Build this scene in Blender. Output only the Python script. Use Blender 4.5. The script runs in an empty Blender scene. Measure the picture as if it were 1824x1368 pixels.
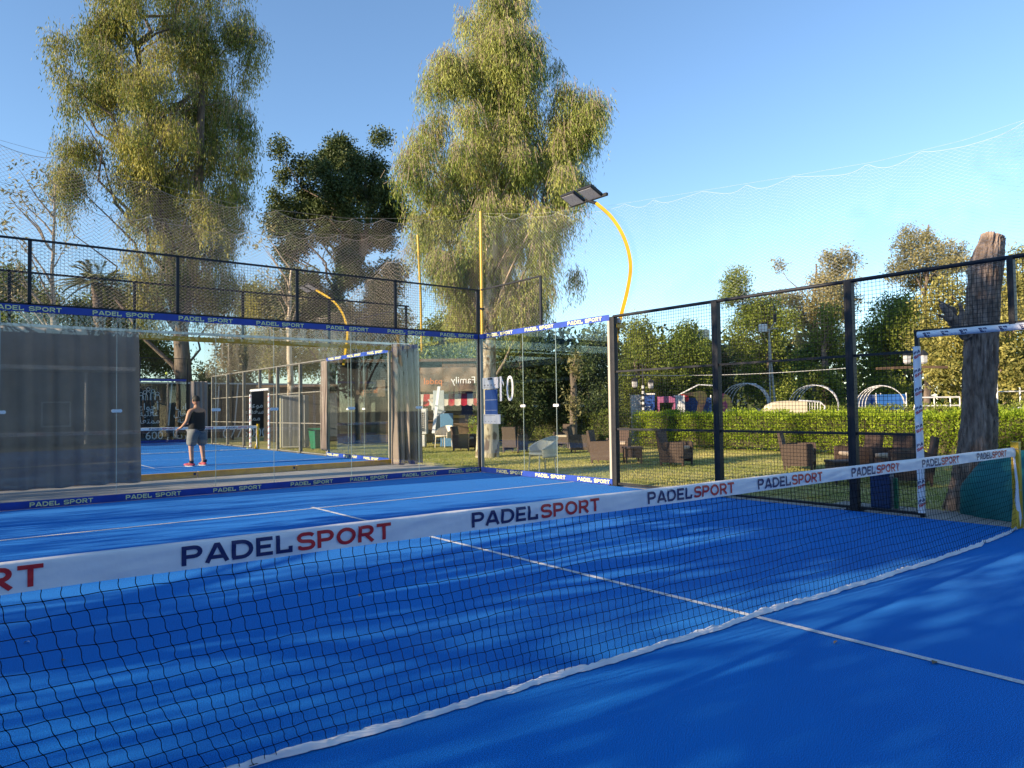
import bpy, bmesh, math, random
import numpy as np
from mathutils import Vector, Matrix, noise
random.seed(7); rng = np.random.default_rng(7)
S = bpy.context.scene
COL = S.collection
R = math.radians

# ---------------------------------------------------------------- camera
CAM = np.array([-4.126, -2.704, 1.370])
YAW, PITCH, ROLL, FOC = 0.6716, 0.0343, -0.0141, 1273.1     # focal length in px of an 1824 px wide picture
fw = np.array([math.sin(YAW)*math.cos(PITCH), math.cos(YAW)*math.cos(PITCH), math.sin(PITCH)])
r0 = np.array([math.cos(YAW), -math.sin(YAW), 0.0]); u0 = np.cross(r0, fw)
RT = math.cos(ROLL)*r0 + math.sin(ROLL)*u0
UP = -math.sin(ROLL)*r0 + math.cos(ROLL)*u0
cd = bpy.data.cameras.new('camera'); cam = bpy.data.objects.new('camera', cd); COL.objects.link(cam)
cd.sensor_width = 36; cd.lens = FOC/1824*36; cd.clip_end = 2000; cd.clip_start = 0.05
cam.matrix_world = Matrix([[RT[0], UP[0], -fw[0], CAM[0]], [RT[1], UP[1], -fw[1], CAM[1]], [RT[2], UP[2], -fw[2], CAM[2]], [0, 0, 0, 1]])
S.camera = cam

def ray(px, py): return fw + RT*(px-912)/FOC - UP*(py-684)/FOC
def at(px, py, d):                       # point on a pixel's ray at horizontal distance d
    q = ray(px, py); return CAM + q*(d/math.hypot(q[0], q[1]))
def unit(px, d):                         # metres (across) of one pixel there
    q = ray(px, 729); q = q/math.hypot(q[0], q[1]); dep = float(q @ fw)*d
    return dep/FOC*float(q @ fw)

# ---------------------------------------------------------------- light
SUN_EL, SUN_AZ = R(16.0), R(278.0)       # azimuth of the sun, clockwise from +Y
sd = Vector((math.sin(SUN_AZ)*math.cos(SUN_EL), math.cos(SUN_AZ)*math.cos(SUN_EL), math.sin(SUN_EL)))
W = bpy.data.worlds.new('World'); S.world = W; W.use_nodes = True
wn = W.node_tree.nodes; wl = W.node_tree.links
sky = wn.new('ShaderNodeTexSky'); sky.sky_type = 'NISHITA'; sky.sun_disc = False
sky.sun_elevation = SUN_EL; sky.sun_rotation = SUN_AZ
sky.air_density = 1.0; sky.dust_density = 0.05; sky.ozone_density = 3.2; sky.altitude = 30
bg = wn['Background']; bg.inputs['Strength'].default_value = 0.13
wl.new(sky.outputs[0], bg.inputs['Color'])
ld = bpy.data.lights.new('sun', 'SUN'); ld.energy = 5.0; ld.angle = R(0.55); ld.color = (1.0, 0.80, 0.56)
lo = bpy.data.objects.new('sun', ld); COL.objects.link(lo); lo.rotation_euler = (-sd).to_track_quat('-Z', 'Y').to_euler()
S.view_settings.view_transform = 'Standard'; S.view_settings.look = 'None'
S.view_settings.exposure = 1.13; S.view_settings.gamma = 1.0
S.cycles.max_bounces = 6; S.cycles.diffuse_bounces = 3; S.cycles.glossy_bounces = 3
S.cycles.transparent_max_bounces = 24; S.cycles.caustics_reflective = False; S.cycles.caustics_refractive = False

# ---------------------------------------------------------------- materials
MATS = {}
def mat(name, col, rough=0.6, metal=0.0, col2=None, scale=5.0, bump=0.0, bscale=None, spec=0.5, detail=4, stretch=None, lo_=0.35, hi_=0.65):
    m = bpy.data.materials.new(name); m.use_nodes = True; nt = m.node_tree; b = nt.nodes['Principled BSDF']
    b.inputs['Base Color'].default_value = (*col, 1); b.inputs['Roughness'].default_value = rough
    b.inputs['Metallic'].default_value = metal; b.inputs['Specular IOR Level'].default_value = spec
    tc = nt.nodes.new('ShaderNodeTexCoord'); src = tc.outputs['Object']
    if stretch:
        mp = nt.nodes.new('ShaderNodeMapping'); mp.inputs['Scale'].default_value = stretch
        nt.links.new(src, mp.inputs['Vector']); src = mp.outputs[0]
    if col2 is not None:
        n = nt.nodes.new('ShaderNodeTexNoise'); n.inputs['Scale'].default_value = scale; n.inputs['Detail'].default_value = detail
        nt.links.new(src, n.inputs['Vector'])
        mr = nt.nodes.new('ShaderNodeMapRange'); mr.inputs[1].default_value = lo_; mr.inputs[2].default_value = hi_
        nt.links.new(n.outputs[0], mr.inputs[0])
        mx = nt.nodes.new('ShaderNodeMix'); mx.data_type = 'RGBA'
        mx.inputs[6].default_value = (*col, 1); mx.inputs[7].default_value = (*col2, 1)
        nt.links.new(mr.outputs[0], mx.inputs[0]); nt.links.new(mx.outputs[2], b.inputs['Base Color'])
    if bump:
        n2 = nt.nodes.new('ShaderNodeTexNoise'); n2.inputs['Scale'].default_value = bscale or scale*3; n2.inputs['Detail'].default_value = 5
        nt.links.new(src, n2.inputs['Vector'])
        bp = nt.nodes.new('ShaderNodeBump'); bp.inputs['Strength'].default_value = bump; bp.inputs['Distance'].default_value = 0.02
        nt.links.new(n2.outputs[0], bp.inputs['Height']); nt.links.new(bp.outputs[0], b.inputs['Normal'])
    MATS[name] = m; return m

def leafmat(name, ca, cb, trans=0.35, rough=0.55):
    m = bpy.data.materials.new(name); m.use_nodes = True; nt = m.node_tree; b = nt.nodes['Principled BSDF']
    a = nt.nodes.new('ShaderNodeAttribute'); a.attribute_name = 'tone'
    mx = nt.nodes.new('ShaderNodeMix'); mx.data_type = 'RGBA'
    mx.inputs[6].default_value = (*ca, 1); mx.inputs[7].default_value = (*cb, 1)
    nt.links.new(a.outputs['Fac'], mx.inputs[0]); nt.links.new(mx.outputs[2], b.inputs['Base Color'])
    b.inputs['Roughness'].default_value = rough; b.inputs['Specular IOR Level'].default_value = 0.3
    t = nt.nodes.new('ShaderNodeBsdfTranslucent'); nt.links.new(mx.outputs[2], t.inputs['Color'])
    ms = nt.nodes.new('ShaderNodeMixShader'); ms.inputs[0].default_value = trans
    nt.links.new(b.outputs[0], ms.inputs[1]); nt.links.new(t.outputs[0], ms.inputs[2])
    nt.links.new(ms.outputs[0], nt.nodes['Material Output'].inputs['Surface'])
    return m

def glassmat(name, tint=(0.93, 0.96, 0.95), gain=1.0):
    m = bpy.data.materials.new(name); m.use_nodes = True; nt = m.node_tree; nt.nodes.clear()
    o = nt.nodes.new('ShaderNodeOutputMaterial'); t = nt.nodes.new('ShaderNodeBsdfTransparent'); t.inputs[0].default_value = (*tint, 1)
    g = nt.nodes.new('ShaderNodeBsdfGlossy'); g.inputs['Roughness'].default_value = 0.0; g.inputs[0].default_value = (gain, gain, gain, 1)
    ge = nt.nodes.new('ShaderNodeNewGeometry')                 # reflectance of a thin pane from the angle of incidence
    def mth(op, a, b=None):
        k = nt.nodes.new('ShaderNodeMath'); k.operation = op
        for i, q in enumerate((a, b)):
            if q is None: continue
            if isinstance(q, (int, float)): k.inputs[i].default_value = q
            else: nt.links.new(q, k.inputs[i])
        return k.outputs[0]
    dp = nt.nodes.new('ShaderNodeVectorMath'); dp.operation = 'DOT_PRODUCT'
    nt.links.new(ge.outputs['Normal'], dp.inputs[0]); nt.links.new(ge.outputs['Incoming'], dp.inputs[1])
    f = mth('ADD', mth('MULTIPLY', mth('POWER', mth('SUBTRACT', 1.0, mth('ABSOLUTE', dp.outputs['Value'])), 5.0), .96), .045)
    ms = nt.nodes.new('ShaderNodeMixShader'); nt.links.new(f, ms.inputs[0])
    nt.links.new(t.outputs[0], ms.inputs[1]); nt.links.new(g.outputs[0], ms.inputs[2]); nt.links.new(ms.outputs[0], o.inputs[0])
    return m

def turf_material():
    m = bpy.data.materials.new('blue_turf'); m.use_nodes = True; nt = m.node_tree; b = nt.nodes['Principled BSDF']
    tc = nt.nodes.new('ShaderNodeTexCoord')
    def nz(s, d=3):
        n = nt.nodes.new('ShaderNodeTexNoise'); n.inputs['Scale'].default_value = s; n.inputs['Detail'].default_value = d
        nt.links.new(tc.outputs['Object'], n.inputs['Vector']); return n
    def mr(src, a, bb, c, d):
        k = nt.nodes.new('ShaderNodeMapRange'); nt.links.new(src, k.inputs[0])
        for i, v in enumerate((a, bb, c, d)): k.inputs[i+1].default_value = v
        return k.outputs[0]
    def mix(fac, A, B):
        k = nt.nodes.new('ShaderNodeMix'); k.data_type = 'RGBA'; nt.links.new(fac, k.inputs[0])
        for i, q in ((6, A), (7, B)):
            if isinstance(q, tuple): k.inputs[i].default_value = (*q, 1)
            else: nt.links.new(q, k.inputs[i])
        return k.outputs[2]
    fine = nz(230, 5); mid = nz(3.0, 4); big = nz(0.7, 3); sp = nz(95, 3)
    base = mix(mr(fine.outputs[0], .40, .60, 0, 1), (0.001, 0.064, 0.26), (0.005, 0.280, 0.87))
    base = mix(mr(sp.outputs[0], .58, .72, 0, .35), base, (0.06, 0.28, 0.66))        # sand grains between the fibres
    base = mix(mr(mid.outputs[0], .45, .75, 0, .22), base, (0.004, 0.15, 0.50))
    base = mix(mr(big.outputs[0], .4, .7, 0, .18), base, (0.002, 0.05, 0.28))
    nt.links.new(base, b.inputs['Base Color'])
    b.inputs['Roughness'].default_value = 0.8; b.inputs['Specular IOR Level'].default_value = 0.08
    b.inputs['Sheen Weight'].default_value = 0.05; b.inputs['Sheen Roughness'].default_value = 0.45; b.inputs['Sheen Tint'].default_value = (0.35, 0.6, 1, 1)
    bp = nt.nodes.new('ShaderNodeBump'); bp.inputs['Strength'].default_value = 0.6; bp.inputs['Distance'].default_value = 0.003
    nt.links.new(fine.outputs[0], bp.inputs['Height']); nt.links.new(bp.outputs[0], b.inputs['Normal'])
    return m

M_turf = turf_material()
M_line = mat('white_line', (0.78, 0.78, 0.76), 0.9, col2=(0.50, 0.56, 0.66), scale=60, bump=0.5, bscale=400)
M_black = mat('charcoal_paint', (0.010, 0.012, 0.017), 0.5, 0.0, (0.020, 0.021, 0.025), 6, spec=0.35, bump=0.15, bscale=40)
M_wire = mat('dark_wire', (0.02, 0.021, 0.024), 0.45, 0.3)
M_blue = mat('blue_tape', (0.008, 0.040, 0.28), 0.5, col2=(0.012, 0.055, 0.36), scale=4)
M_ytext = mat('yellow_print', (0.85, 0.82, 0.36), 0.6)
M_white = mat('white_tape', (0.86, 0.86, 0.87), 0.5, col2=(0.78, 0.78, 0.80), scale=7, bump=0.25, bscale=9)
M_navy = mat('navy_print', (0.010, 0.018, 0.11), 0.5)
M_red = mat('red_print', (0.56, 0.02, 0.025), 0.5)
M_glass = glassmat('clear_glass')
M_steel = mat('satin_steel', (0.55, 0.55, 0.54), 0.3, 0.9)
M_profile = mat('pale_profile', (0.42, 0.39, 0.33), 0.4, col2=(0.34, 0.32, 0.27), scale=3)
M_clamp = mat('pale_clamp', (0.78, 0.78, 0.76), 0.35)
M_edge = mat('glass_edge', (0.46, 0.56, 0.52), 0.25)
M_yellow = mat('yellow_paint', (0.62, 0.40, 0.012), 0.4, col2=(0.50, 0.31, 0.012), scale=4)
M_ochre = mat('ochre_paint', (0.78, 0.44, 0.02), 0.5, col2=(0.60, 0.33, 0.02), scale=5)
M_conc = mat('concrete', (0.40, 0.365, 0.32), 0.9, col2=(0.29, 0.27, 0.245), scale=2.5, bump=0.5, bscale=60, detail=8)
M_curtain = mat('grey_curtain', (0.27, 0.215, 0.18), 0.9, col2=(0.33, 0.265, 0.225), scale=2, bump=0.2, bscale=90)
M_netbk = mat('black_cord', (0.004, 0.004, 0.006), 0.95, spec=0.1)
M_netting = mat('tan_netting', (0.38, 0.33, 0.27), 0.7)
M_netpale = mat('pale_netting', (0.62, 0.62, 0.62), 0.6)
M_bark = mat('grey_bark', (0.10, 0.075, 0.06), 0.95, col2=(0.20, 0.155, 0.125), scale=9, bump=1.0, bscale=30, stretch=(1, 1, 0.18), detail=8)
M_stump = mat('furrowed_bark', (0.13, 0.092, 0.070), 0.95, col2=(0.44, 0.335, 0.265), scale=17, bump=1.0, bscale=38, stretch=(1, 1, 0.36), detail=9, lo_=0.3, hi_=0.7)
M_cut = mat('cut_wood', (0.13, 0.10, 0.08), 0.95, col2=(0.22, 0.18, 0.14), scale=20, bump=0.8, bscale=60)
M_white_bark = mat('peeling_bark', (0.60, 0.50, 0.37), 0.85, col2=(0.20, 0.135, 0.09), scale=5.5, bump=0.6, bscale=20, stretch=(1, 1, 0.45), detail=7, lo_=0.50, hi_=0.60)
M_limb = mat('limb_bark', (0.22, 0.17, 0.12), 0.9, col2=(0.36, 0.29, 0.21), scale=6, bump=0.4, bscale=30)
M_rattan = mat('brown_rattan', (0.15, 0.098, 0.075), 0.65, col2=(0.070, 0.046, 0.037), scale=90, bump=0.9, bscale=120, stretch=(1, 1, 2.2))
M_cushion = mat('beige_cushion', (0.45, 0.36, 0.28), 0.9, bump=0.2, bscale=12)
M_plastic = mat('pale_plastic', (0.76, 0.68, 0.56), 0.6)
M_wood = mat('brown_wood', (0.16, 0.10, 0.06), 0.7, col2=(0.09, 0.055, 0.035), scale=8, stretch=(1, 1, .2))
M_dark = mat('dark_interior', (0.018, 0.015, 0.014), 0.8, col2=(0.04, 0.032, 0.025), scale=3)
M_beige = mat('beige_render', (0.62, 0.52, 0.38), 0.9, col2=(0.52, 0.43, 0.32), scale=2, bump=0.2)
M_pink = mat('pink_paint', (0.42, 0.13, 0.26), 0.5)
M_whitep = mat('white_paint', (0.74, 0.74, 0.74), 0.45, col2=(0.60, 0.60, 0.62), scale=3)
M_teal = mat('teal_tarp', (0.005, 0.12, 0.13), 0.65, col2=(0.01, 0.19, 0.20), scale=2.2, bump=0.3, bscale=7)
M_green = mat('green_plastic', (0.01, 0.16, 0.075), 0.45)
M_binblue = mat('blue_plastic', (0.015, 0.05, 0.17), 0.5)
M_skin = mat('skin', (0.42, 0.23, 0.15), 0.55)
M_hair = mat('black_hair', (0.012, 0.010, 0.009), 0.7)
M_tank = mat('black_cloth', (0.014, 0.014, 0.016), 0.85)
M_short = mat('grey_cloth', (0.19, 0.20, 0.21), 0.9, col2=(0.14, 0.15, 0.16), scale=10)
M_shoe = mat('red_shoe', (0.45, 0.04, 0.06), 0.6)
M_ball = mat('tennis_felt', (0.50, 0.62, 0.05), 0.9)
M_lens = mat('lamp_lens', (0.45, 0.45, 0.47), 0.25, col2=(0.32, 0.32, 0.35), scale=40)
M_banner = mat('black_banner', (0.016, 0.016, 0.018), 0.5)
M_bprint = mat('pale_print', (0.9, 0.9, 0.9), 0.6)
M_bronze = mat('bronze_banner', (0.26, 0.175, 0.115), 0.35, col2=(0.15, 0.10, 0.065), scale=2, bump=1.0, bscale=4)
M_orange = mat('orange_print', (0.75, 0.22, 0.06), 0.6)
M_awn_r = mat('red_stripe', (0.42, 0.02, 0.03), 0.7)
M_awn_w = mat('cream_stripe', (0.62, 0.56, 0.46), 0.7)
M_skyblue = mat('blue_panel', (0.10, 0.24, 0.42), 0.6)
M_grass = leafmat('grass_blade', (0.22, 0.27, 0.04), (0.62, 0.54, 0.20), 0.4)
M_lawn = mat('lawn', (0.24, 0.26, 0.06), 0.95, col2=(0.55, 0.45, 0.20), scale=2.2, bump=0.6, bscale=90, detail=8)
M_soil = mat('dry_ground', (0.26, 0.22, 0.13), 0.95, col2=(0.14, 0.15, 0.06), scale=0.35, bump=0.4, bscale=8, detail=8)
L_hedge = leafmat('hedge_leaf', (0.15, 0.25, 0.015), (0.46, 0.56, 0.05), 0.4)
L_euc = leafmat('olive_hanging_leaf', (0.15, 0.215, 0.03), (0.55, 0.56, 0.16), 0.35)
L_eucl = leafmat('brownish_leaf', (0.055, 0.11, 0.018), (0.46, 0.42, 0.09), 0.35)
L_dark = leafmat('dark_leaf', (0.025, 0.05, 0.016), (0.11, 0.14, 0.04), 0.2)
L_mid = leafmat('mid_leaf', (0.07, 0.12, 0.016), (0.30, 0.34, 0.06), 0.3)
L_gold = leafmat('golden_leaf', (0.13, 0.14, 0.035), (0.42, 0.38, 0.11), 0.3)
L_pale = leafmat('pale_leaf', (0.17, 0.165, 0.06), (0.42, 0.36, 0.17), 0.3)
L_palm = leafmat('palm_leaf', (0.05, 0.075, 0.018), (0.16, 0.17, 0.05), 0.2)

# ---------------------------------------------------------------- helpers
def tag(o, label=None, cat=None, group=None, kind=None):
    if label: o['label'] = label
    if cat: o['category'] = cat
    if group: o['group'] = group
    if kind: o['kind'] = kind
    return o
def thing(name, label, cat, loc=(0, 0, 0), rz=0, group=None):
    o = bpy.data.objects.new(name, None); COL.objects.link(o); o.location = loc; o.rotation_euler = (0, 0, rz)
    o.empty_display_size = 0.1
    return tag(o, label, cat, group)
def link(name, me, parent=None):
    o = bpy.data.objects.new(name, me); COL.objects.link(o)
    if parent: o.parent = parent
    return o
def copy_tree(o, parent=None):
    c = o.copy(); COL.objects.link(c)
    if parent: c.parent = parent
    for ch in KIDS.get(o.name, [x for x in bpy.data.objects if x.parent == o]): copy_tree(ch, c)
    return c
KIDS = {}

class MB:
    def __init__(s): s.v = []; s.f = []; s.m = []; s.sm = []
    def add(s, vs, fs, m=0, smooth=False):
        b = len(s.v); s.v += [tuple(map(float, q)) for q in vs]
        for f in fs: s.f.append([b+i for i in f]); s.m.append(m); s.sm.append(smooth)
    def box(s, c, size, m=0, rz=0, mtx=None, bev=0.0):
        x, y, z = [q/2 for q in size]
        if bev > 0:
            bm = bmesh.new(); bmesh.ops.create_cube(bm, size=1)
            for v in bm.verts: v.co = Vector((v.co.x*size[0], v.co.y*size[1], v.co.z*size[2]))
            bmesh.ops.bevel(bm, geom=bm.edges[:], offset=bev, segments=2, affect='EDGES', profile=.5)
            vs = [v.co.copy() for v in bm.verts]; fs = [[v.index for v in f.verts] for f in bm.faces]; bm.free()
        else:
            vs = [Vector((i, j, k)) for i in (-x, x) for j in (-y, y) for k in (-z, z)]
            fs = [(0, 1, 3, 2), (4, 6, 7, 5), (0, 4, 5, 1), (2, 3, 7, 6), (0, 2, 6, 4), (1, 5, 7, 3)]
        T = mtx if mtx is not None else Matrix.Translation(c) @ Matrix.Rotation(rz, 4, 'Z')
        s.add([T @ v for v in vs], fs, m)
    def span(s, a, b, m=0): s.box([(p+q)/2 for p, q in zip(a, b)], [abs(q-p) for p, q in zip(a, b)], m)
    def tube(s, pts, rad, n=8, m=0, cap=True, smooth=True):
        pts = [Vector(p) for p in pts]; N = len(pts)
        if not hasattr(rad, '__len__'): rad = [rad]*N
        vs = []; prev = None
        for i, p in enumerate(pts):
            d = (pts[min(i+1, N-1)]-pts[max(i-1, 0)]).normalized()
            a = prev if prev is not None else (Vector((0, 0, 1)) if abs(d.z) < .9 else Vector((1, 0, 0)))
            a = (a-d*a.dot(d)).normalized(); prev = a; b = d.cross(a)
            for k in range(n):
                t = 2*math.pi*k/n; vs.append(p+(a*math.cos(t)+b*math.sin(t))*rad[i])
        fs = [(i*n+k, i*n+(k+1) % n, (i+1)*n+(k+1) % n, (i+1)*n+k) for i in range(N-1) for k in range(n)]
        s.add(vs, fs, m, smooth)
        if cap:
            s.add(vs[:n], [list(range(n))[::-1]], m); s.add(vs[-n:], [list(range(n))], m)
    def bar(s, a, b, w, h, m=0):             # rectangular bar between two points
        a = Vector(a); b = Vector(b); d = b-a; L = d.length; q = d.to_track_quat('X', 'Z').to_matrix().to_4x4()
        s.box(None, (L, w, h), m, mtx=Matrix.Translation((a+b)/2) @ q)
    def lathe(s, prof, c, n=16, m=0, smooth=True):
        vs = [(c[0]+r*math.cos(2*math.pi*k/n), c[1]+r*math.sin(2*math.pi*k/n), c[2]+z) for r, z in prof for k in range(n)]
        fs = [(i*n+k, i*n+(k+1) % n, (i+1)*n+(k+1) % n, (i+1)*n+k) for i in range(len(prof)-1) for k in range(n)]
        s.add(vs, fs, m, smooth)
    def grid(s, fn, nu, nv, m=0, smooth=True):
        vs = [fn(i/(nu-1), j/(nv-1)) for i in range(nu) for j in range(nv)]
        s.add(vs, [(i*nv+j, (i+1)*nv+j, (i+1)*nv+j+1, i*nv+j+1) for i in range(nu-1) for j in range(nv-1)], m, smooth)
    def build(s, name, mats, parent=None):
        me = bpy.data.meshes.new(name); me.from_pydata(s.v, [], s.f)
        for q in (mats if isinstance(mats, (list, tuple)) else [mats]): me.materials.append(q)
        me.polygons.foreach_set('material_index', s.m); me.polygons.foreach_set('use_smooth', s.sm)
        me.update(); return link(name, me, parent)

def np_mesh(name, V, F, material, parent=None, tone=None):
    V = np.ascontiguousarray(V, dtype=np.float32); F = np.ascontiguousarray(F, dtype=np.int32); k = F.shape[1]
    me = bpy.data.meshes.new(name); me.vertices.add(len(V)); me.vertices.foreach_set('co', V.ravel())
    me.loops.add(F.size); me.loops.foreach_set('vertex_index', F.ravel())
    me.polygons.add(len(F)); me.polygons.foreach_set('loop_start', np.arange(0, F.size, k, dtype=np.int32))
    if tone is not None:
        a = me.attributes.new('tone', 'FLOAT', 'POINT'); a.data.foreach_set('value', np.ascontiguousarray(tone, dtype=np.float32))
    for q in (material if isinstance(material, (list, tuple)) else [material]): me.materials.append(q)
    me.update(calc_edges=True); return link(name, me, parent)

def wire_geo(A, B, r):                       # three sided wires from A to B
    A = np.asarray(A, float); B = np.asarray(B, float); d = B-A; L = np.linalg.norm(d, axis=1, keepdims=True); d = d/np.maximum(L, 1e-9)
    h = np.where(np.abs(d[:, 2:3]) > .9, np.array([[1., 0, 0]]), np.array([[0, 0, 1.]]))
    a = np.cross(d, h); a /= np.linalg.norm(a, axis=1, keepdims=True); b = np.cross(d, a)
    vs = []
    for k in range(3):
        t = 2*math.pi*k/3+.5; o = (a*math.cos(t)+b*math.sin(t))*r; vs += [A+o, B+o]
    V = np.stack(vs, 1).reshape(-1, 3); n = len(A); base = (np.arange(n)*6)[:, None]
    F = np.concatenate([base+np.array([[0, 2, 3, 1]]), base+np.array([[2, 4, 5, 3]]), base+np.array([[4, 0, 1, 5]])])
    return V, F
def wires(name, A, B, r, material, parent=None):
    V, F = wire_geo(A, B, r); return np_mesh(name, V, F, material, parent)
def net_edges(P, diamond=False):
    if diamond:
        a, b = P[:-1, :-1], P[1:, 1:]; c, d = P[1:, :-1], P[:-1, 1:]
        ii, jj = np.meshgrid(np.arange(P.shape[0]-1), np.arange(P.shape[1]-1), indexing='ij'); ev = (ii+jj) % 2 == 0
        return np.concatenate([a[ev], c[~ev]]), np.concatenate([b[ev], d[~ev]])
    return (np.concatenate([P[:-1].reshape(-1, 3), P[:, :-1].reshape(-1, 3)]), np.concatenate([P[1:].reshape(-1, 3), P[:, 1:].reshape(-1, 3)]))

# lettering drawn as strokes, in a face 1 high
def arc(cx, cy, rx, ry, a0, a1, n=8): return [(cx+rx*math.cos(R(a0+(a1-a0)*i/n)), cy+ry*math.sin(R(a0+(a1-a0)*i/n))) for i in range(n+1)]
GL = {
 'P': (.86, [[(.09, 0), (.09, .91), (.5, .91)]+arc(.52, .68, .25, .23, 90, -90)[1:]+[(.09, .45)]]),
 'A': (1.02, [[(.07, 0), (.455, .91), (.565, .91), (.95, 0)], [(.22, .27), (.80, .27)]]),
 'D': (.98, [[(.09, .09), (.09, .91), (.45, .91)]+arc(.45, .5, .43, .41, 90, -90, 10)[1:]+[(.02, .09)]]),
 'E': (.80, [[(.78, .91), (.09, .91), (.09, .09), (.78, .09)], [(.09, .5), (.68, .5)]]),
 'L': (.80, [[(.09, 1.005), (.09, .09), (.70, .09), (.70, .36)]]),
 'S': (.92, [[(.84, .80)]+arc(.60, .71, .24, .20, 40, 90, 3)+arc(.34, .71, .24, .20, 90, 270, 7)+arc(.58, .29, .26, .20, 90, -90, 7)+arc(.32, .29, .24, .20, 270, 215, 3)+[(.05, .17)]]),
 'O': (1.08, [arc(.54, .5, .43, .41, 90, 450, 20)]),
 'R': (.90, [[(.09, 0), (.09, .91), (.5, .91)]+arc(.52, .68, .25, .23, 90, -90)[1:]+[(.09, .45)], [(.42, .45), (.83, 0)]]),
 'T': (.86, [[(.0, .91), (.86, .91)], [(.43, .91), (.43, 0)]]),
 'F': (.75, [[(.75, .91), (.09, .91), (.09, 0)], [(.09, .5), (.62, .5)]]),
 ' ': (.45, []), '|': (.09, []),
}
def ribbon(pts, w):
    out = []; N = len(pts); closed = math.dist(pts[0], pts[-1]) < 1e-6
    for i in range(N):
        p = Vector(pts[i])
        a = Vector(pts[i-1]) if i else (Vector(pts[-2]) if closed else None)
        b = Vector(pts[i+1]) if i < N-1 else (Vector(pts[1]) if closed else None)
        d1 = (p-a).normalized() if a else None; d2 = (b-p).normalized() if b else None
        if d1 is None: d1 = d2
        if d2 is None: d2 = d1
        n1 = Vector((-d1.y, d1.x)); n2 = Vector((-d2.y, d2.x)); mm = (n1+n2)
        mm = mm.normalized() if mm.length > 1e-3 else n1
        k = w/2/max(.45, mm.dot(n1)); out.append((p+mm*k, p-mm*k))
    return out
def lettering(mb, text, fn, height, m, width=None, stroke=.19, m2=None):
    gap = .14; tot = sum(GL[c][0] for c in text)+gap*(len(text)-1)
    sx = (width/tot) if width else height
    x = 0; mi = m
    for c in text:
        if c == '|':
            mi = m2 if m2 is not None else m; x += GL[c][0]; continue
        for si, st in enumerate(GL[c][1]):
            rb = ribbon(st, stroke); dn = [rb[0]]; vs = []
            for (a0, b0), (a1, b1) in zip(rb[:-1], rb[1:]):
                kk = max(1, int((a1-a0).length/.16)) if height > .06 else 1
                dn += [(a0.lerp(a1, q/kk), b0.lerp(b1, q/kk)) for q in range(1, kk+1)]
            rb = dn
            for a, b in rb:
                for q in (a, b): vs.append(fn((x+q[0])*sx, q[1]*height, .0004*si))
            mb.add(vs, [(2*i, 2*i+1, 2*i+3, 2*i+2) for i in range(len(rb)-1)], mi)
        x += GL[c][0]+gap
def font_text(body, size, material, mtx, parent, name='lettering', extrude=0.0):
    cu = bpy.data.curves.new('t', 'FONT'); cu.body = body; cu.size = size; cu.extrude = extrude; cu.align_x = 'CENTER'; cu.align_y = 'CENTER'
    t = bpy.data.objects.new('t', cu); COL.objects.link(t)
    me = bpy.data.meshes.new_from_object(t); COL.objects.unlink(t); bpy.data.objects.remove(t)
    me.transform(mtx); me.materials.clear(); me.materials.append(material); me.name = name
    return link(name, me, parent)

# ---------------------------------------------------------------- ground and courts
def sheet(name, x0, y0, x1, y1, z, m, thick=None):
    b = MB()
    if thick: b.span((x0, y0, z-thick), (x1, y1, z))
    else: b.add([(x0, y0, z), (x1, y0, z), (x1, y1, z), (x0, y1, z)], [(0, 1, 2, 3)])
    return tag(b.build(name, m), kind='structure')
sheet('ground', -600, -600, 900, 900, -0.09, M_soil)
sheet('lawn', 5.4, -30, 40, 60, -0.045, M_lawn)
sheet('path', -12, 10.05, 5.35, 13.45, -0.012, M_conc, 0.06)
sheet('court_slab', -5.35, -10.3, 5.32, 10.05, -0.016, M_conc, 0.06)
sheet('gate_pavement', 5.321, -3, 6.0, 2.4, -0.022, M_conc, 0.05)
sheet('court_surface', -5.0, -9.94, 5.0, 9.92, 0.0, M_turf)
sheet('court_slab', -5.35, 13.45, 5.32, 34.3, -0.017, M_conc, 0.06)
sheet('court_surface', -5.0, 14.02, 5.0, 33.9, 0.0, M_turf)

def court_lines(yc, fine=True):
    b = MB(); w = .025; z = .004
    def strip(ax, ay, bx, by):
        L = math.hypot(bx-ax, by-ay); n = max(2, int(L/.06)); dx, dy = (bx-ax)/L, (by-ay)/L; vs = []
        for i in range(n+1):
            t = L*i/n; e1 = w+.0035*noise.noise((ax+t*7, ay, 3)); e2 = w+.0035*noise.noise((ax+t*7, ay, 9))
            vs += [(ax+dx*t-dy*e1, ay+dy*t+dx*e1, z), (ax+dx*t+dy*e2, ay+dy*t-dx*e2, z)]
        b.add(vs, [(2*i, 2*i+1, 2*i+3, 2*i+2) for i in range(n)])
    for s in (-1, 1):
        strip(-5.0, yc+s*6.98, 5.0, yc+s*6.98)
    strip(0, yc-6.955, 0, yc+6.955)
    if True: 
        for s in (-1, 1): strip(0, yc+s*7.005, 0, yc+s*7.12)
    o = b.build('court_marking', M_line); return tag(o, kind='structure')
court_lines(0); court_lines(24.0)

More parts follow.
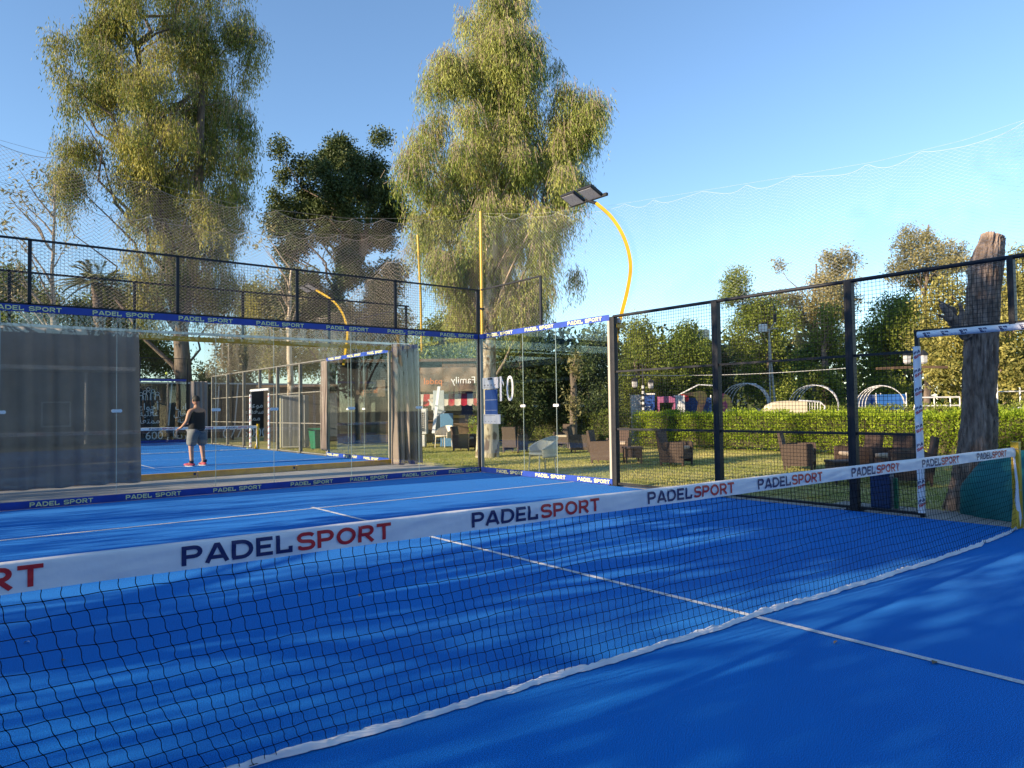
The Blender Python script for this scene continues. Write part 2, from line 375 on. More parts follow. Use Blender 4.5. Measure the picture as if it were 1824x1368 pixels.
# ---------------------------------------------------------------- court walls
WX, BY = 5.043, 9.96
STARTS_T = [-3.62, -2.34, -1.10, .18, 1.49, 2.78, 4.02]
STARTS_B = [-4.40, -3.13-.0, -1.87, -.55, .79, 1.95, 3.09, 4.2]
def end_wall(name, label, y, s, texts=True, group=None):
    """glass end wall of a court in the plane y; s=+1 when the court lies towards -y"""
    t = thing(name, label, 'glass wall', (0, y, 0), 0, group)
    edges = [-5.0, -3.5, -2.0, -.5, .5, 2.0, 3.5, 5.0]
    for a, b in zip(edges[:-1], edges[1:]):
        g = MB(); g.box(((a+b)/2, s*.02, 1.5), (b-a-.006, .012, 2.96)); 
        p = g.build('glass_pane', M_glass, t)
    g = MB()
    for x in edges[1:-1]: g.box((x, s*.02, 1.5), (.0055, .011, 2.95))
    g.build('pane_joint', M_edge, t)
    for x in edges[1:-1]:
        g = MB()
        for dx in (-.05, .05):
            g.tube([(x+dx, s*.012, 1.42), (x+dx, s*.002-.004*s, 1.42)], .027, 12)
        g.box((x, -s*.002, 1.42), (.10, .006, .048)); g.build('glass_clamp', M_clamp, t)
    for x in (-5.0, 5.0):
        g = MB(); g.box((x*1.012, s*.07, 2.0), (.06, .06, 4.0)); g.build('post', M_black, t)
    for x in (-3.15, -1.1, .95, 3.0):
        g = MB(); g.box((x, s*.055, 3.5), (.05, .04, .96)); g.build('post', M_black, t)
    g = MB(); g.box((0, s*.055, 3.985), (10.2, .04, .03)); g.build('top_rail', M_black, t)
    g = MB(); g.box((0, s*.055, 3.02), (10.2, .04, .03)); g.build('middle_rail', M_black, t)
    A = []; B = []; nx = 200
    for i in range(nx+1): x = -5.02+10.04*i/nx; A.append((x, s*.06, 3.03)); B.append((x, s*.06, 3.97))
    for j in range(20): z = 3.05+.0485*j; A.append((-5.02, s*.063, z)); B.append((5.02, s*.063, z))
    wires('wire_mesh', A, B, .0022, M_wire, t)
    # printed bands facing the court
    yy = -s*.012
    for nm, z0, z1, st, wd, hh in (('top_band', 2.895, 3.0, STARTS_T, .87, .066), ('bottom_band', .002, .115, STARTS_B, .81, .066)):
        g = MB(); n = 60
        bx = lambda u, v, off: (-5.0+10*u, yy-s*off-.004*s*noise.noise((u*14, v, z0)), z0+(z1-z0)*v)
        g.grid(lambda u, v: bx(u, v, 0), n, 3, 0)
        if texts:
            for x0 in st:
                if x0 > 4.9: continue
                ex = x0 if s > 0 else -x0
                lettering(g, 'PADEL SPORT', lambda a, b, k, ex=ex: (ex+s*a, yy-s*(.006+k), (z0+z1)/2-.033+b), hh, 1, width=wd, stroke=.2)
        g.build(nm, [M_blue, M_ytext], t)
    return t
def side_glass(name, label, x, s, yc, dirn, group=None):
    rest = _side_glass(name, label, x, s, yc, dirn, group)
    for y, w in ((yc+dirn*6.075, .05), (yc+dirn*9.93, .035)):
        g = MB(); g.box((s*.03, y, 1.48), (.07, w, 2.95), bev=.003); g.build('edge_profile', M_profile, rest)
    return rest
def _side_glass(name, label, x, s, yc, dirn, group=None):
    """4 m of glass at the end of a side wall: x plane, s=+1 right side, from the end wall towards the net"""
    t = thing(name, label, 'glass wall', (x, 0, 0), 0, group)
    y_end = yc+dirn*9.94; ed = [y_end, yc+dirn*8.49, yc+dirn*7.49, yc+dirn*6.06]
    for a, b in zip(ed[:-1], ed[1:]):
        g = MB(); g.box((s*.02, (a+b)/2, 1.5), (.012, abs(b-a)-.006, 2.96)); g.build('glass_pane', M_glass, t)
    g = MB()
    for y in ed[1:-1]: g.box((s*.02, y, 1.5), (.011, .0055, 2.95))
    g.build('pane_joint', M_edge, t)
    for y in ed[1:-1]:
        g = MB()
        for dy in (-.05, .05): g.tube([(s*.012, y+dy, 1.42), (-s*.004, y+dy, 1.42)], .027, 12)
        g.box((-s*.002, y, 1.42), (.006, .10, .048)); g.build('glass_clamp', M_clamp, t)
    # stepped mesh: one 2 m wide, 1 m high panel next to the corner
    y2 = yc+dirn*7.95
    g = MB(); g.box((s*.055, y2, 3.5), (.04, .05, .97)); g.build('post', M_black, t)
    g = MB(); g.box((s*.055, (y_end+y2)/2, 3.985), (.04, abs(y_end-y2), .03)); g.build('top_rail', M_black, t)
    A = []; B = []; n = 40
    for i in range(n+1): y = y_end+(y2-y_end)*i/n; A.append((s*.06, y, 3.03)); B.append((s*.06, y, 3.97))
    for j in range(20): A.append((s*.063, y_end, 3.05+.0485*j)); B.append((s*.063, y2, 3.05+.0485*j))
    wires('wire_mesh', A, B, .0022, M_wire, t)
    xx = -s*.012
    ST = {'top_band': [(9.65, 8.77), (8.37, 7.51), (7.11, 6.22)], 'bottom_band': [(9.37, 8.51), (8.11, 7.24), (6.91, 6.10)]}
    for nm, z0, z1 in (('top_band', 2.895, 3.0), ('bottom_band', .002, .115)):
        g = MB()
        ya, yb = y_end, yc+dirn*6.04
        g.grid(lambda u, v: (xx-.004*s*noise.noise((u*9, v, z0+5)), ya+(yb-ya)*u, z0+(z1-z0)*v), 26, 3, 0)
        for a, b in ST[nm]:
            # readable from inside the court
            rd = -1 if s > 0 else 1                      # reading direction along y
            o = yc+dirn*a if dirn*rd < 0 else yc+dirn*b
            lettering(g, 'PADEL SPORT', lambda p, q, k, o=o: (xx-s*(.006+k), o+rd*p, (z0+z1)/2-.033+q), .066, 1, width=a-b, stroke=.2)
        g.build(nm, [M_blue, M_ytext], t)
    return t
def side_mesh(name, label, x, s, yc, group=None, M_black=M_black, M_wire=M_wire):
    t = thing(name, label, 'mesh fence', (x, 0, 0), 0, group)
    def post(y, z0, z1, w=.10):
        g = MB(); g.box((s*.05, y, (z0+z1)/2), (.10, w, z1-z0), bev=.004); g.box((s*.05-s*.052, y+w*.2, (z0+z1)/2), (.004, w*.16, z1-z0-.02)); g.build('post', M_black, t)
        if z0 < .1: 
            g = MB(); g.box((s*.05, y, .006), (.2, .2, .012), bev=.003)
            for a in (-.075, .075):
                for b in (-.075, .075): g.tube([(s*.05+a, y+b, .012), (s*.05+a, y+b, .03)], .01, 6)
            g.build('base_plate', M_black, t)
    for q in (6.0, 3.87, 1.81):
        for sg in (-1, 1): post(yc+sg*q, 0, 2.96)
    post(yc, 2.22, 2.955, .06)
    for z in (2.965,):
        g = MB(); g.tube([(s*.05, yc-6.0, z), (s*.05, yc+6.0, z)], .026, 10); g.build('top_rail', M_black, t)
    for sg in (-1, 1):
        for z in (1.99, .985, .035):
            g = MB(); g.box((s*.05, yc+sg*3.5, z), (.035, 5.0, .032)); g.build('rail', M_black, t)
        A = []; B = []
        for i in range(101):
            y = yc+sg*(1.03+(5.98-1.03)*i/100)
            A.append((s*.075, y, .03)); B.append((s*.075, y, 2.95))
        for j in range(58):
            z = .05+.0502*j; A.append((s*.078, yc+sg*1.03, z)); B.append((s*.078, yc+sg*5.98, z))
        wires('wire_mesh', A, B, .0029 if yc == 0 else .0019, M_wire, t)
    A = []; B = []
    for i in range(41): y = yc-1.0+2.0*i/40; A.append((s*.075, y, 2.22)); B.append((s*.075, y, 2.95))
    for j in range(15): z = 2.23+.0502*j; A.append((s*.078, yc-1.02, z)); B.append((s*.078, yc+1.02, z))
    wires('wire_mesh', A, B, .0029 if yc == 0 else .0019, M_wire, t)
    g = MB()                                                       # door frame
    for sg in (-1, 1): g.box((s*.05, yc+sg*1.0, 1.11), (.045, .045, 2.22))
    g.box((s*.05, yc, 2.235), (.045, 2.06, .03)); g.build('door_frame', M_black, t)
    def pad(p0, p1, rad, horiz):
        g = MB(); n = 26; P = []; Rr = []
        for i in range(n):
            f = i/(n-1); p = Vector(p0).lerp(Vector(p1), f)
            P.append(p+Vector((.004*noise.noise((f*9, 1, 0)), .006*noise.noise((f*8, 5, yc)), 0))); Rr.append(rad*(1+.10*noise.noise((f*14, 2, yc))))
        g.tube(P, Rr, 14, 0)
        m = 9 if not horiz else 10
        for i in range(m):
            f = (i+.35)/m; p = Vector(p0).lerp(Vector(p1), f)
            if horiz:
                # wraps round the bar: only parts of the letters show
                def fn(a, b, k, p=p):
                    th = R(20)-b/rad*1.0
                    return (p.x-s*(rad*1.09+k)*math.cos(th), p.y-a-b*.5, p.z+(rad*1.09+k)*math.sin(th))
                lettering(g, 'EL', fn, .045, 1, stroke=.26)
            else:
                for txt, mm, dz in (('PA', 1, .040), ('SPO', 2, -.012)):
                    def fn(a, b, k, p=p, dz=dz):
                        th = (a-.035)/rad+R(28)
                        return (p.x-s*(rad*1.10+k)*math.cos(th), p.y-(rad*1.10+k)*math.sin(th), p.z+dz+b+a*.5)
                    lettering(g, txt, fn, .034, mm, stroke=.24)
        g.build('padding', [M_white, M_navy, M_red], t)
    pad((s*.03, yc+1.0, .05), (s*.03, yc+1.0, 2.05), .042, False)
    pad((s*.03, yc-1.0, .05), (s*.03, yc-1.0, 2.05), .042, False)
    pad((s*.03, yc+.98, 2.19), (s*.03, yc-.98, 2.19), .040, True)
    return t

end_wall('glass_end_wall', 'clear glass end wall with blue printed bands and mesh on top, nearest the camera', BY, 1)
end_wall('glass_end_wall', 'far glass end wall of the neighbouring court in front of black banners', 34.0, 1, texts=False)
side_glass('side_glass_wall', 'glass side wall with the mirrored number ten, next to the noticeboard', WX, 1, 0, 1)
side_glass('side_glass_wall', 'glass side wall of the neighbouring court beside the bunched grey curtain', WX, 1, 24.0, -1)
side_mesh('mesh_fence', 'dark steel mesh fence with padded white doorway beside the near court', WX, 1, 0)
M_litgrey = mat('sunlit_grey_paint', (0.16, 0.15, 0.13), 0.5, col2=(0.26, 0.24, 0.20), scale=6); M_litwire = mat('sunlit_wire', (0.16, 0.145, 0.12), 0.5)  # paler than the near fence: sunlight put into paint and wire colour
side_mesh('mesh_fence', 'mesh fence with padded white doorway along the neighbouring court, seen through glass', WX, 1, 24.0, None, M_litgrey, M_litwire)

# number on the side glass, readable from outside
num = MB()
def num_pt(a, b, k): return (WX-.004-k, 9.245-a, 1.53+b)
z_, h_ = 0, .52
for (cx, w_) in ((.345, .115),):
    n = 28; O = []; I = []
    for i in range(n+1):
        a = 2*math.pi*i/n; ex = math.copysign(abs(math.cos(a))**.75, math.cos(a)); ey = math.copysign(abs(math.sin(a))**.9, math.sin(a))
        O.append(num_pt(cx+w_*ex, .26+.26*ey, 0)); I.append(num_pt(cx+(w_-.055)*ex, .26+.205*ey, 0))
    num.add(O+I, [(i, i+1, n+2+i, n+1+i) for i in range(n)])
num.add([num_pt(.0, 0, 0), num_pt(.07, 0, 0), num_pt(.07, .52, 0), num_pt(0, .52, 0)], [(0, 1, 2, 3)])
num.add([num_pt(.0701, .42, 0), num_pt(.14, .30, 0), num_pt(.14, .37, 0), num_pt(.0701, .50, 0)], [(0, 1, 2, 3)])
no = num.build('number_sticker', mat('white_sticker', (.8, .8, .8), .5)); tag(no, 'white number sticker on the side glass, reading 01 from outside', 'sticker')

# noticeboard hanging on the side glass
nb = thing('noticeboard', 'white and blue noticeboard hanging on the side glass near the corner', 'noticeboard', (WX-.02, 9.55, 1.0))
g = MB(); g.box((0, 0, 1.0-.14), (.008, .56, .24), bev=.002); g.build('header_panel', M_whitep, nb).location = (0, 0, .06)
g = MB(); g.box((0, -.02, .5), (.006, .44, .56)); g.box((-.004, -.02, .56), (.003, .44, .008), 1); g.box((-.004, -.02, .34), (.003, .40, .005), 1)
g.build('blue_panel', [mat('noticeboard_blue', (.03, .09, .30), .5), M_whitep], nb)
g = MB(); g.box((0, -.04, .15), (.008, .60, .20), bev=.002); g.build('footer_panel', M_whitep, nb)
g = MB(); g.box((-.008, 0, 1.01), (.008, .16, .03)); g.build('clip', M_black, nb)
g = MB()
for i in range(4): g.box((-.006, .2-.12*i, .875), (.002, .05, .03)); g.box((-.006, .18-.11*i, .10), (.002, .02, .02))
g.box((-.006, .05, .835), (.002, .36, .006)); g.box((-.006, .04, .225), (.002, .4, .008)); g.build('small_print', mat('grey_print', (.25, .25, .28), .6), nb)

# ---------------------------------------------------------------- nets on court
TS = [-4.70, -3.47, -2.23, -1.02, .07, 1.33, 2.60, 3.87]
def net_top(x): return .905-.0067*(x+0) - .012*math.cos(x*math.pi/10) if False else .900-.0055*x
def court_net(yc, label, cell=.053, detail=True):
    t = thing('court_net', label, 'net', (0, yc, 0), 0)
    nx = int(9.9/cell); nz = int(.79/(cell*.95))
    u = np.linspace(0, 1, nx+1)[:, None]; v = np.linspace(0, 1, nz+1)[None, :]
    x = -4.95+9.9*u+0*v; zt = net_top(x)-.095
    def lowfreq(a, ph): return np.sin(a*1.7+ph)+.6*np.sin(a*3.9+ph*2)+.4*np.sin(a*8.3+ph*3)
    yb = np.interp(x, [-5, -3.18, -2.49, -1.43, -.78, 0, 1.52, 2.95, 4.57, 5], [.10, .13, .07, .02, -.01, -.01, -.08, -.11, -.06, 0])
    droop = v**1.5
    y = -yb*0+yb*droop*-1*-1 + .012*lowfreq(x*1.3+v*2, .4)*v*(1-v)*3
    # slack: the columns lean and gather towards the foot
    xs = x + (.03*lowfreq(x*.7, 1.1)+.30)*v**1.25*(.25+.75*np.exp(-((x+4)/3.2)**2)) + .004*lowfreq(x*9+v*11, .2)*np.sqrt(v)
    z = zt*(1-v)+.012 + .010*lowfreq(x*1.1+v*3, 2.2)*v*(1-v)*3
    nn = rng.normal(0, 1, (2,)+x.shape)*.0014; jag = 0
    P = np.stack([xs+nn[0]+jag, y+0*x, z+nn[1]], -1)
    A = [P[:-1].reshape(-1, 3)]; B = [P[1:].reshape(-1, 3)]
    if detail:                                                        # upright cords bend in an S between knots
        s_ = np.linspace(0, 1, 6)[None, None, :, None]; Q = P[:, :-1, None]*(1-s_)+P[:, 1:, None]*s_
        amp = rng.uniform(.0012, .0042, P[:, :-1].shape[:2])[..., None]
        Q[..., 0] += amp*np.sin(2*math.pi*s_[..., 0]); A.append(Q[:, :, :-1].reshape(-1, 3)); B.append(Q[:, :, 1:].reshape(-1, 3))
    else: A.append(P[:, :-1].reshape(-1, 3)); B.append(P[:, 1:].reshape(-1, 3))
    A = np.concatenate(A); B = np.concatenate(B); V, F = wire_geo(A, B, .0017)
    k = P.reshape(-1, 3)                                              # knots
    o = np.array([[1, 0, 0], [0, 1, 0], [-1, 0, 0], [0, -1, 0], [0, 0, 1], [0, 0, -1]])*.0032
    KV = (k[:, None, :]+o[None]).reshape(-1, 3); kb = (np.arange(len(k))*6)[:, None]+len(V)
    KF = np.concatenate([kb+np.array([[0, 1, 4, 4]])[:, :4], kb+np.array([[1, 2, 4, 4]]), kb+np.array([[2, 3, 4, 4]]), kb+np.array([[3, 0, 4, 4]])]) if False else None
    q = []
    for a, b, c, d in ((0, 4, 2, 5), (1, 4, 3, 5)): q.append(kb+np.array([[a, b, c, d]]))
    np_mesh('cord_mesh', np.concatenate([V, KV]), np.concatenate([F]+q), M_netbk, t)
    # white headband, folded over: front, top, back
    g = MB(); NN = 420 if detail else 60
    def bpt(f, w):                                                     # w 0..1 round the folded band
        X = -4.97+9.94*f; zt_ = net_top(X); wr = .0045*noise.noise((X*3.1+w*2, w*3, yc))+.0038*noise.noise((X*7-w*5, w*5, 2))*(1 if .08 < w < .92 else .3)
        zz = zt_-.098*abs(2*w-1) if True else 0
        yy = (-.009 if w < .5 else .009)*min(1, abs(2*w-1)*6)
        return (X, yy+wr, zz+.002*noise.noise((X*2.3, 7, yc)))
    g.grid(lambda a, b: bpt(a, b), NN, 21, 0)
    for x0 in TS:
        for side in ((1, -1) if detail else (1,)):
            def fn(a, b, k, x0=x0, side=side):
                X = x0+a if side > 0 else x0+.84-a
                w = (1-(.098-.018-b)/.098)/2                              # height within the front face
                f = (X+4.97)/9.94; p = bpt(f, w if side > 0 else 1-w)
                return (p[0], p[1]-side*(.0024+k), net_top(X)-.084+b)
            lettering(g, 'PADEL|SPORT', fn, .067, 1, width=.835, stroke=.20, m2=2)
    g.build('headband', [M_white, M_navy, M_red], t)
    g = MB()                                                           # hem lying on the turf
    def hem(f, w):
        X = -4.97+9.94*f; yb_ = float(np.interp(X, [-5, -3.18, -2.49, -1.43, -.78, 0, 1.52, 2.95, 4.57, 5], [.10, .13, .07, .02, -.01, -.01, -.08, -.11, -.06, 0]))
        wob = .022*noise.noise((X*1.9, 0, yc))+.013*noise.noise((X*6, 3, yc))+.006*noise.noise((X*19, 3, yc)); ww = max(.005, .013+.016*noise.noise((X*2.7, 5, yc))+.012*noise.noise((X*11, 9, yc))); yb_ += .012*(w-.5)*noise.noise((X*30, w*5, 6))
        return (X, yb_+wob+(w-.5)*2*ww, .006+.030*math.sin(math.pi*w)*(.6+.8*abs(noise.noise((X*5.5, w*2, yc))))+.016*abs(noise.noise((X*23, w*5, 1)))*math.sin(math.pi*w))
    g.grid(lambda a, b: hem(a, b), 420, 7, 0); g.build('hem', M_white, t)
    for X in (-4.98, 4.957):
        g = MB(); s = 1 if X > 0 else -1
        g.box((X+s*.06, 0, .46), (.075, .075, .92), bev=.006); g.box((X+s*.06, 0, .925), (.082, .082, .012)); 
        g.add([(X+s*.02, -.03, .0), (X-s*.075, -.03, .006), (X+s*.02, -.03, .30), (X+s*.02, .03, .0), (X-s*.075, .03, .006), (X+s*.02, .03, .30)], [(0, 1, 2), (3, 5, 4), (0, 3, 4, 1), (1, 4, 5, 2)])
        g.build('net_post', M_yellow, t)
        g = MB(); g.tube([(X-s*.005, 0, net_top(X)-.1), (X-s*.01, -.02, .5), (X+s*.01, -.01, .3), (X, -.03, .14), (X+s*.02, -.02, .02)], [.01, .012, .022, .02, .012], 8)
        g.build('side_tape', M_white, t)
        for z in (.86, .42, .12):
            g = MB(); g.tube([(X-s*.02, -.01, z), (X+s*.05, -.045, z-.01), (X+s*.10, -.03, z-.015), (X+s*.10, .04, z-.01), (X, .03, z)], .0028, 5); g.build('tie_cord', M_netpale, t)
    return t
court_net(0, 'black court net with white printed headband across the foreground')
court_net(24.0, 'court net of the neighbouring court seen through the glass', cell=.07, detail=False)

# ---------------------------------------------------------------- concrete kerb beside court
for (xa, ya, xb, yb, nm) in ((5.0, 2.0, 5.32, 9.9, 'kerb'),):
    pass

# ---------------------------------------------------------------- tall netting, poles
def sag(pts):
    xs, zs = [p[0] for p in pts], [p[1] for p in pts]
    def f(q):
        i = max(0, min(len(xs)-2, int(np.searchsorted(xs, q))-1))
        return float(np.interp(q, xs, zs))
    return f
def netting(name, label, mapping, q0, q1, top, base, cell, r, m, hooks=.8, amp=.10, seed=0):
    t = thing(name, label, 'netting')
    n = int(abs(q1-q0)/cell); mz = int(2.3/(cell*.72))
    q = np.linspace(q0, q1, n+1); hk = np.array([.10*math.sin(3.1*a+seed) for a in q])
    tt = np.array([top(a) for a in q]); ph = np.abs(((q+hk*1.2) % hooks)/hooks-.5)*2     # 1 at hooks
    sc = amp*(1-ph**2)*(.6+.5*np.sin(q*1.7+seed)**2)
    bb = np.array([base(a) for a in q]); v = np.linspace(0, 1, mz+1)
    Z = (tt-sc)[:, None]*(1-v)+bb[:, None]*v
    Z += .03*np.sin(q*2.3+seed)[:, None]*np.sin(v*9)*v*(1-v)*4
    off = .10*np.sin(q*1.1+seed)[:, None]*np.sin(np.pi*v)+.04*np.sin(q*4.7)[:, None]*np.sin(np.pi*v)
    P = mapping(q[:, None]+0*Z, off, Z)
    A, B = net_edges(P, True); wires('mesh', A, B, r, m, t)
    e = P[:, 0]; wires('edge_cord', e[:-1], e[1:], r*2.6, m, t)
    T = mapping(q[:, None], 0*q[:, None], (tt+.012)[:, None])[:, 0]; wires('support_rope', T[:-1], T[1:], r*1.5, m, t)
    return t
mapY = lambda y0: (lambda q, off, Z: np.stack([q, y0+off, Z], -1))
mapX = lambda x0: (lambda q, off, Z: np.stack([x0+off, q, Z], -1))
netting('safety_netting', 'tan safety netting above the near glass end wall', mapY(10.12), -6.2, 5.25,
        sag([(-6.2, 5.9), (-3.5, 5.42), (-.9, 5.10), (.07, 5.03), (2, 5.12), (3.6, 5.36), (5.25, 5.76)]), lambda a: 3.0, .040, .0017, M_netting, .72, .11)
netting('safety_netting', 'pale safety netting rising over the right mesh fence', mapX(5.33), -7, 10.18,
        sag([(-7, 5.6), (-3, 4.85), (-.1, 4.51), (.5, 4.47), (1.5, 4.50), (2.95, 4.65), (6.3, 5.03), (8.4, 5.35), (10.18, 5.76)]), lambda a: 2.9, .046, .00075, M_netpale, .86, .10, 2)
netting('safety_netting', 'tan safety netting above the neighbouring court behind the curtain', mapY(13.6), -6, 5.65,
        sag([(-6, 6.2), (-2, 5.5), (1, 5.45), (3.3, 5.68), (5.65, 5.98)]), lambda a: 3.0, .052, .0023, M_netting, .7, .12, 4)
netting('safety_netting', 'tan netting running away along the right side of the neighbouring court', mapX(5.62), 13.7, 33,
        sag([(13.7, 5.95), (16, 5.3), (19, 4.5), (23, 4.4), (27, 5.0), (33, 6)]), lambda a: 3.0, .07, .003, M_netting, .9, .12, 5)
t = thing('netting_pole', 'yellow pole standing at the court corner in front of the trunk', 'pole', (5.27, 10.16, 0))
g = MB(); g.tube([(0, 0, 2.86), (0, 0, 5.80)], .035, 10); g.build('pole', M_yellow, t)
g = MB(); g.box((-.09, -.04, 2.92), (.24, .09, .09)); g.box((-.09, -.04, 3.6), (.22, .05, .04)); g.build('bracket', M_black, t)
t = thing('netting_pole', 'yellow pole with a foot bracket behind the bunched curtain', 'pole', (5.70, 13.45, 0))
g = MB(); g.tube([(0, 0, 2.86), (-.02, 0, 4.4), (-.09, 0, 5.98)], .033, 10); g.build('pole', M_yellow, t)
g = MB(); g.box((-.28, 0, 2.86), (.62, .07, .06)); g.build('bracket', M_yellow, t)

# ---------------------------------------------------------------- floodlights on curved poles
def floodlight(label, pts, heads, loc=(0, 0, 0)):
    t = thing('floodlight', label, 'floodlight', loc)
    P = []
    for i in range(len(pts)-1):
        p0 = Vector(pts[max(i-1, 0)]); p1 = Vector(pts[i]); p2 = Vector(pts[i+1]); p3 = Vector(pts[min(i+2, len(pts)-1)])
        for k in range(6):
            s = k/6; P.append(.5*((2*p1)+(p2-p0)*s+(2*p0-5*p1+4*p2-p3)*s*s+(3*p1-p0-3*p2+p3)*s**3))
    P.append(Vector(pts[-1])); n = len(P)
    g = MB(); g.tube(P, [.048-.012*i/n for i in range(n)], 4, 0, smooth=False); g.build('curved_pole', M_yellow, t)
    g = MB(); a, b = Vector(heads[0]), Vector(heads[-1]); d = (b-a).normalized(); g.bar(a-d*.22, b+d*.28, .05, .05); 
    g.tube([P[-1], (a+b)/2], .03, 6); g.build('head_bracket', M_black, t)
    for hpos in heads:
        h = Vector(hpos); side = Vector((d.y, -d.x, 0)).normalized(); side = -side if side.x > 0 else side
        side = (side+Vector((0, 0, .42))).normalized(); up = d.cross(side).normalized(); up = up if up.z > 0 else -up
        T = Matrix((( d.x, side.x, up.x, h.x), (d.y, side.y, up.y, h.y), (d.z, side.z, up.z, h.z), (0, 0, 0, 1)))
        c = T @ Matrix.Translation((0, .16, -.0))
        g = MB(); g.box(None, (.36, .34, .045), 0, mtx=c, bev=.008)
        for k in range(7): g.box(None, (.012, .30, .03), 0, mtx=c @ Matrix.Translation((-.15+.05*k, 0, .036)))
        hd = g.build('lamp_head', M_black, t)
        g = MB(); g.box(None, (.31, .28, .006), 0, mtx=c @ Matrix.Translation((0, 0, -.026))); g.build('lens', M_lens, hd)
    return t
pl = [(5.32, 6.0, 2.55), (5.34, 6.02, 2.75), (5.42, 5.85, 3.2), (5.44, 5.76, 3.85), (5.30, 6.0, 4.45), (5.12, 6.38, 4.9), (4.98, 6.60, 5.20)]
def hp(px, py, x):
    q = ray(px, py); s = (x-CAM[0])/q[0]; return CAM+q*s
pp = [tuple(hp(px, py, x)) for px, py, x in ((1097, 610, 5.30), (1103, 575, 5.30), (1118, 515, 5.33), (1123, 470, 5.33), (1112, 425, 5.25), (1090, 388, 5.12), (1062, 362, 4.98))]
hh = [(5.02, 6.74, 5.14), (5.02, 6.30, 5.14)]
fl = floodlight('curved yellow floodlight pole with twin lamps above the mesh fence', pp, hh)
g = MB(); g.box((5.22, 6.0, 2.80), (.22, .12, .06)); g.tube([(5.20, 5.98, 2.86), (5.20, 5.98, 2.94)], .04, 10, 1); g.build('wall_bracket', [M_yellow, M_netpale], fl)
def gyp(px, py, y):
    q = ray(px, py); s = (y-CAM[1])/q[1]; return tuple(CAM+q*s)
def gxp(px, py, x):
    q = ray(px, py); s = (x-CAM[0])/q[0]; return tuple(CAM+q*s)
pp = [gxp(px, py, x) for px, py, x in ((612, 650, 5.35), (617, 615, 5.35), (619, 590, 5.38), (612, 562, 5.35), (598, 541, 5.25), (580, 527, 5.1), (563, 517, 4.95))]
p_ = gxp(560, 516, 4.95); hh = [(p_[0], p_[1]+.35, p_[2]), (p_[0], p_[1]-.12, p_[2])]
floodlight('smaller distant curved yellow floodlight pole over the neighbouring court', pp, hh)

# ---------------------------------------------------------------- neighbouring court front: frame, kerb beam, curtains
t = thing('support_frame', 'long pale beam and frame holding the grey curtains behind the glass', 'frame', (0, 13.0, 0))
g = MB(); g.box((-.7, .12, 3.03), (11.6, .05, .05)); g.build('steel_rail', M_steel, t)
g = MB(); g.box((-.7, .30, 2.93), (11.4, .05, .10)); g.build('yellow_beam', M_ochre, t)
for x in (5.22, 3.1, 1.06, -1.11, -3.2, -5.3):
    g = MB(); g.box((x, .42, 3.5), (.05, .05, 1.12)); g.build('post', M_black, t)
g = MB(); g.box((0, .42, 4.06), (10.6, .05, .035)); g.build('top_rail', M_black, t)
for x in (5.28, -5.9):
    g = MB(); g.box((x, .30, 1.5), (.06, .06, 3.0)); g.build('post', M_black, t)
A = []; B = []
for i in range(180): A.append((-5.3+10.55*i/179, .42, 3.06)); B.append((-5.3+10.55*i/179, .42, 4.05))
for j in range(17): A.append((-5.3, .423, 3.08+.06*j)); B.append((5.25, .423, 3.08+.06*j))
wires('wire_mesh', A, B, .0024, M_wire, t)
t = thing('threshold_beam', 'low ochre steel beam at the foot of the neighbouring court', 'beam', (0, 13.52, 0))
for a, b in ((-5.0, -2.9), (-2.88, .12), (.14, 2.3), (2.32, 5.04)):
    g = MB(); g.box(((a+b)/2, 0, .055), (b-a, .08, .13), bev=.004); g.box((b-.05, -.042, .07), (.05, .004, .05), 1); g.build('beam_section', [M_ochre, M_black], t)

def curtain(name, label, x0, x1, y, z0, z1, folds, depth, amp2=0, lean=0, gather=1.0):
    t = thing(name, label, 'curtain', ((x0+x1)/2, y, 0)); L = x1-x0; nu = max(60, int(folds*14))
    def fn(u, v):
        z = z0+(z1-z0)*v; ph = u*folds*2*math.pi+.8*noise.noise((u*folds*.7, z*.5, 1))
        w = 1-(1-gather)*math.sin(math.pi*min(1, v*1.05))**.5 if False else 1
        dd = depth*(math.sin(ph)+.4*math.sin(ph*1.7+1))*(.55+.45*(1-v))+.05*noise.noise((u*folds*.5, z*.8, 4))
        xx = (u-.5)*L*w+lean*(1-v)*(u)+.25*depth*math.cos(ph)
        return (xx, dd+amp2*(1-v)*math.sin(u*5+1), z+(.015*math.sin(ph*.5) if v < .01 else 0))
    g = MB(); g.grid(fn, nu, 40, 0)
    ob = g.build('fabric', M_curtain, t)
    md = ob.modifiers.new('thick', 'SOLIDIFY'); md.thickness = .004
    return t
curtain('curtain', 'long dark grey curtain drawn across the left of the neighbouring court', -5.9, -1.12, 12.95, .03, 2.98, 16, .030, .05, .05)
curtain('curtain', 'bunched grey curtain with deep folds tied open beside the court corner', 4.42, 5.18, 12.75, .04, 3.0, 5.5, .085, .03, .12)
c = curtain('curtain', 'narrow pale curtain hanging at the side mesh of the neighbouring court', 0, .5, 17.9, .2, 2.9, 5, .03)
c.rotation_euler = (0, 0, R(90)); c.location = (4.93, 17.9, 0)
c = curtain('curtain', 'narrow grey curtain at the far corner of the neighbouring court', 3.9, 4.6, 29.0, .1, 2.7, 4, .05)

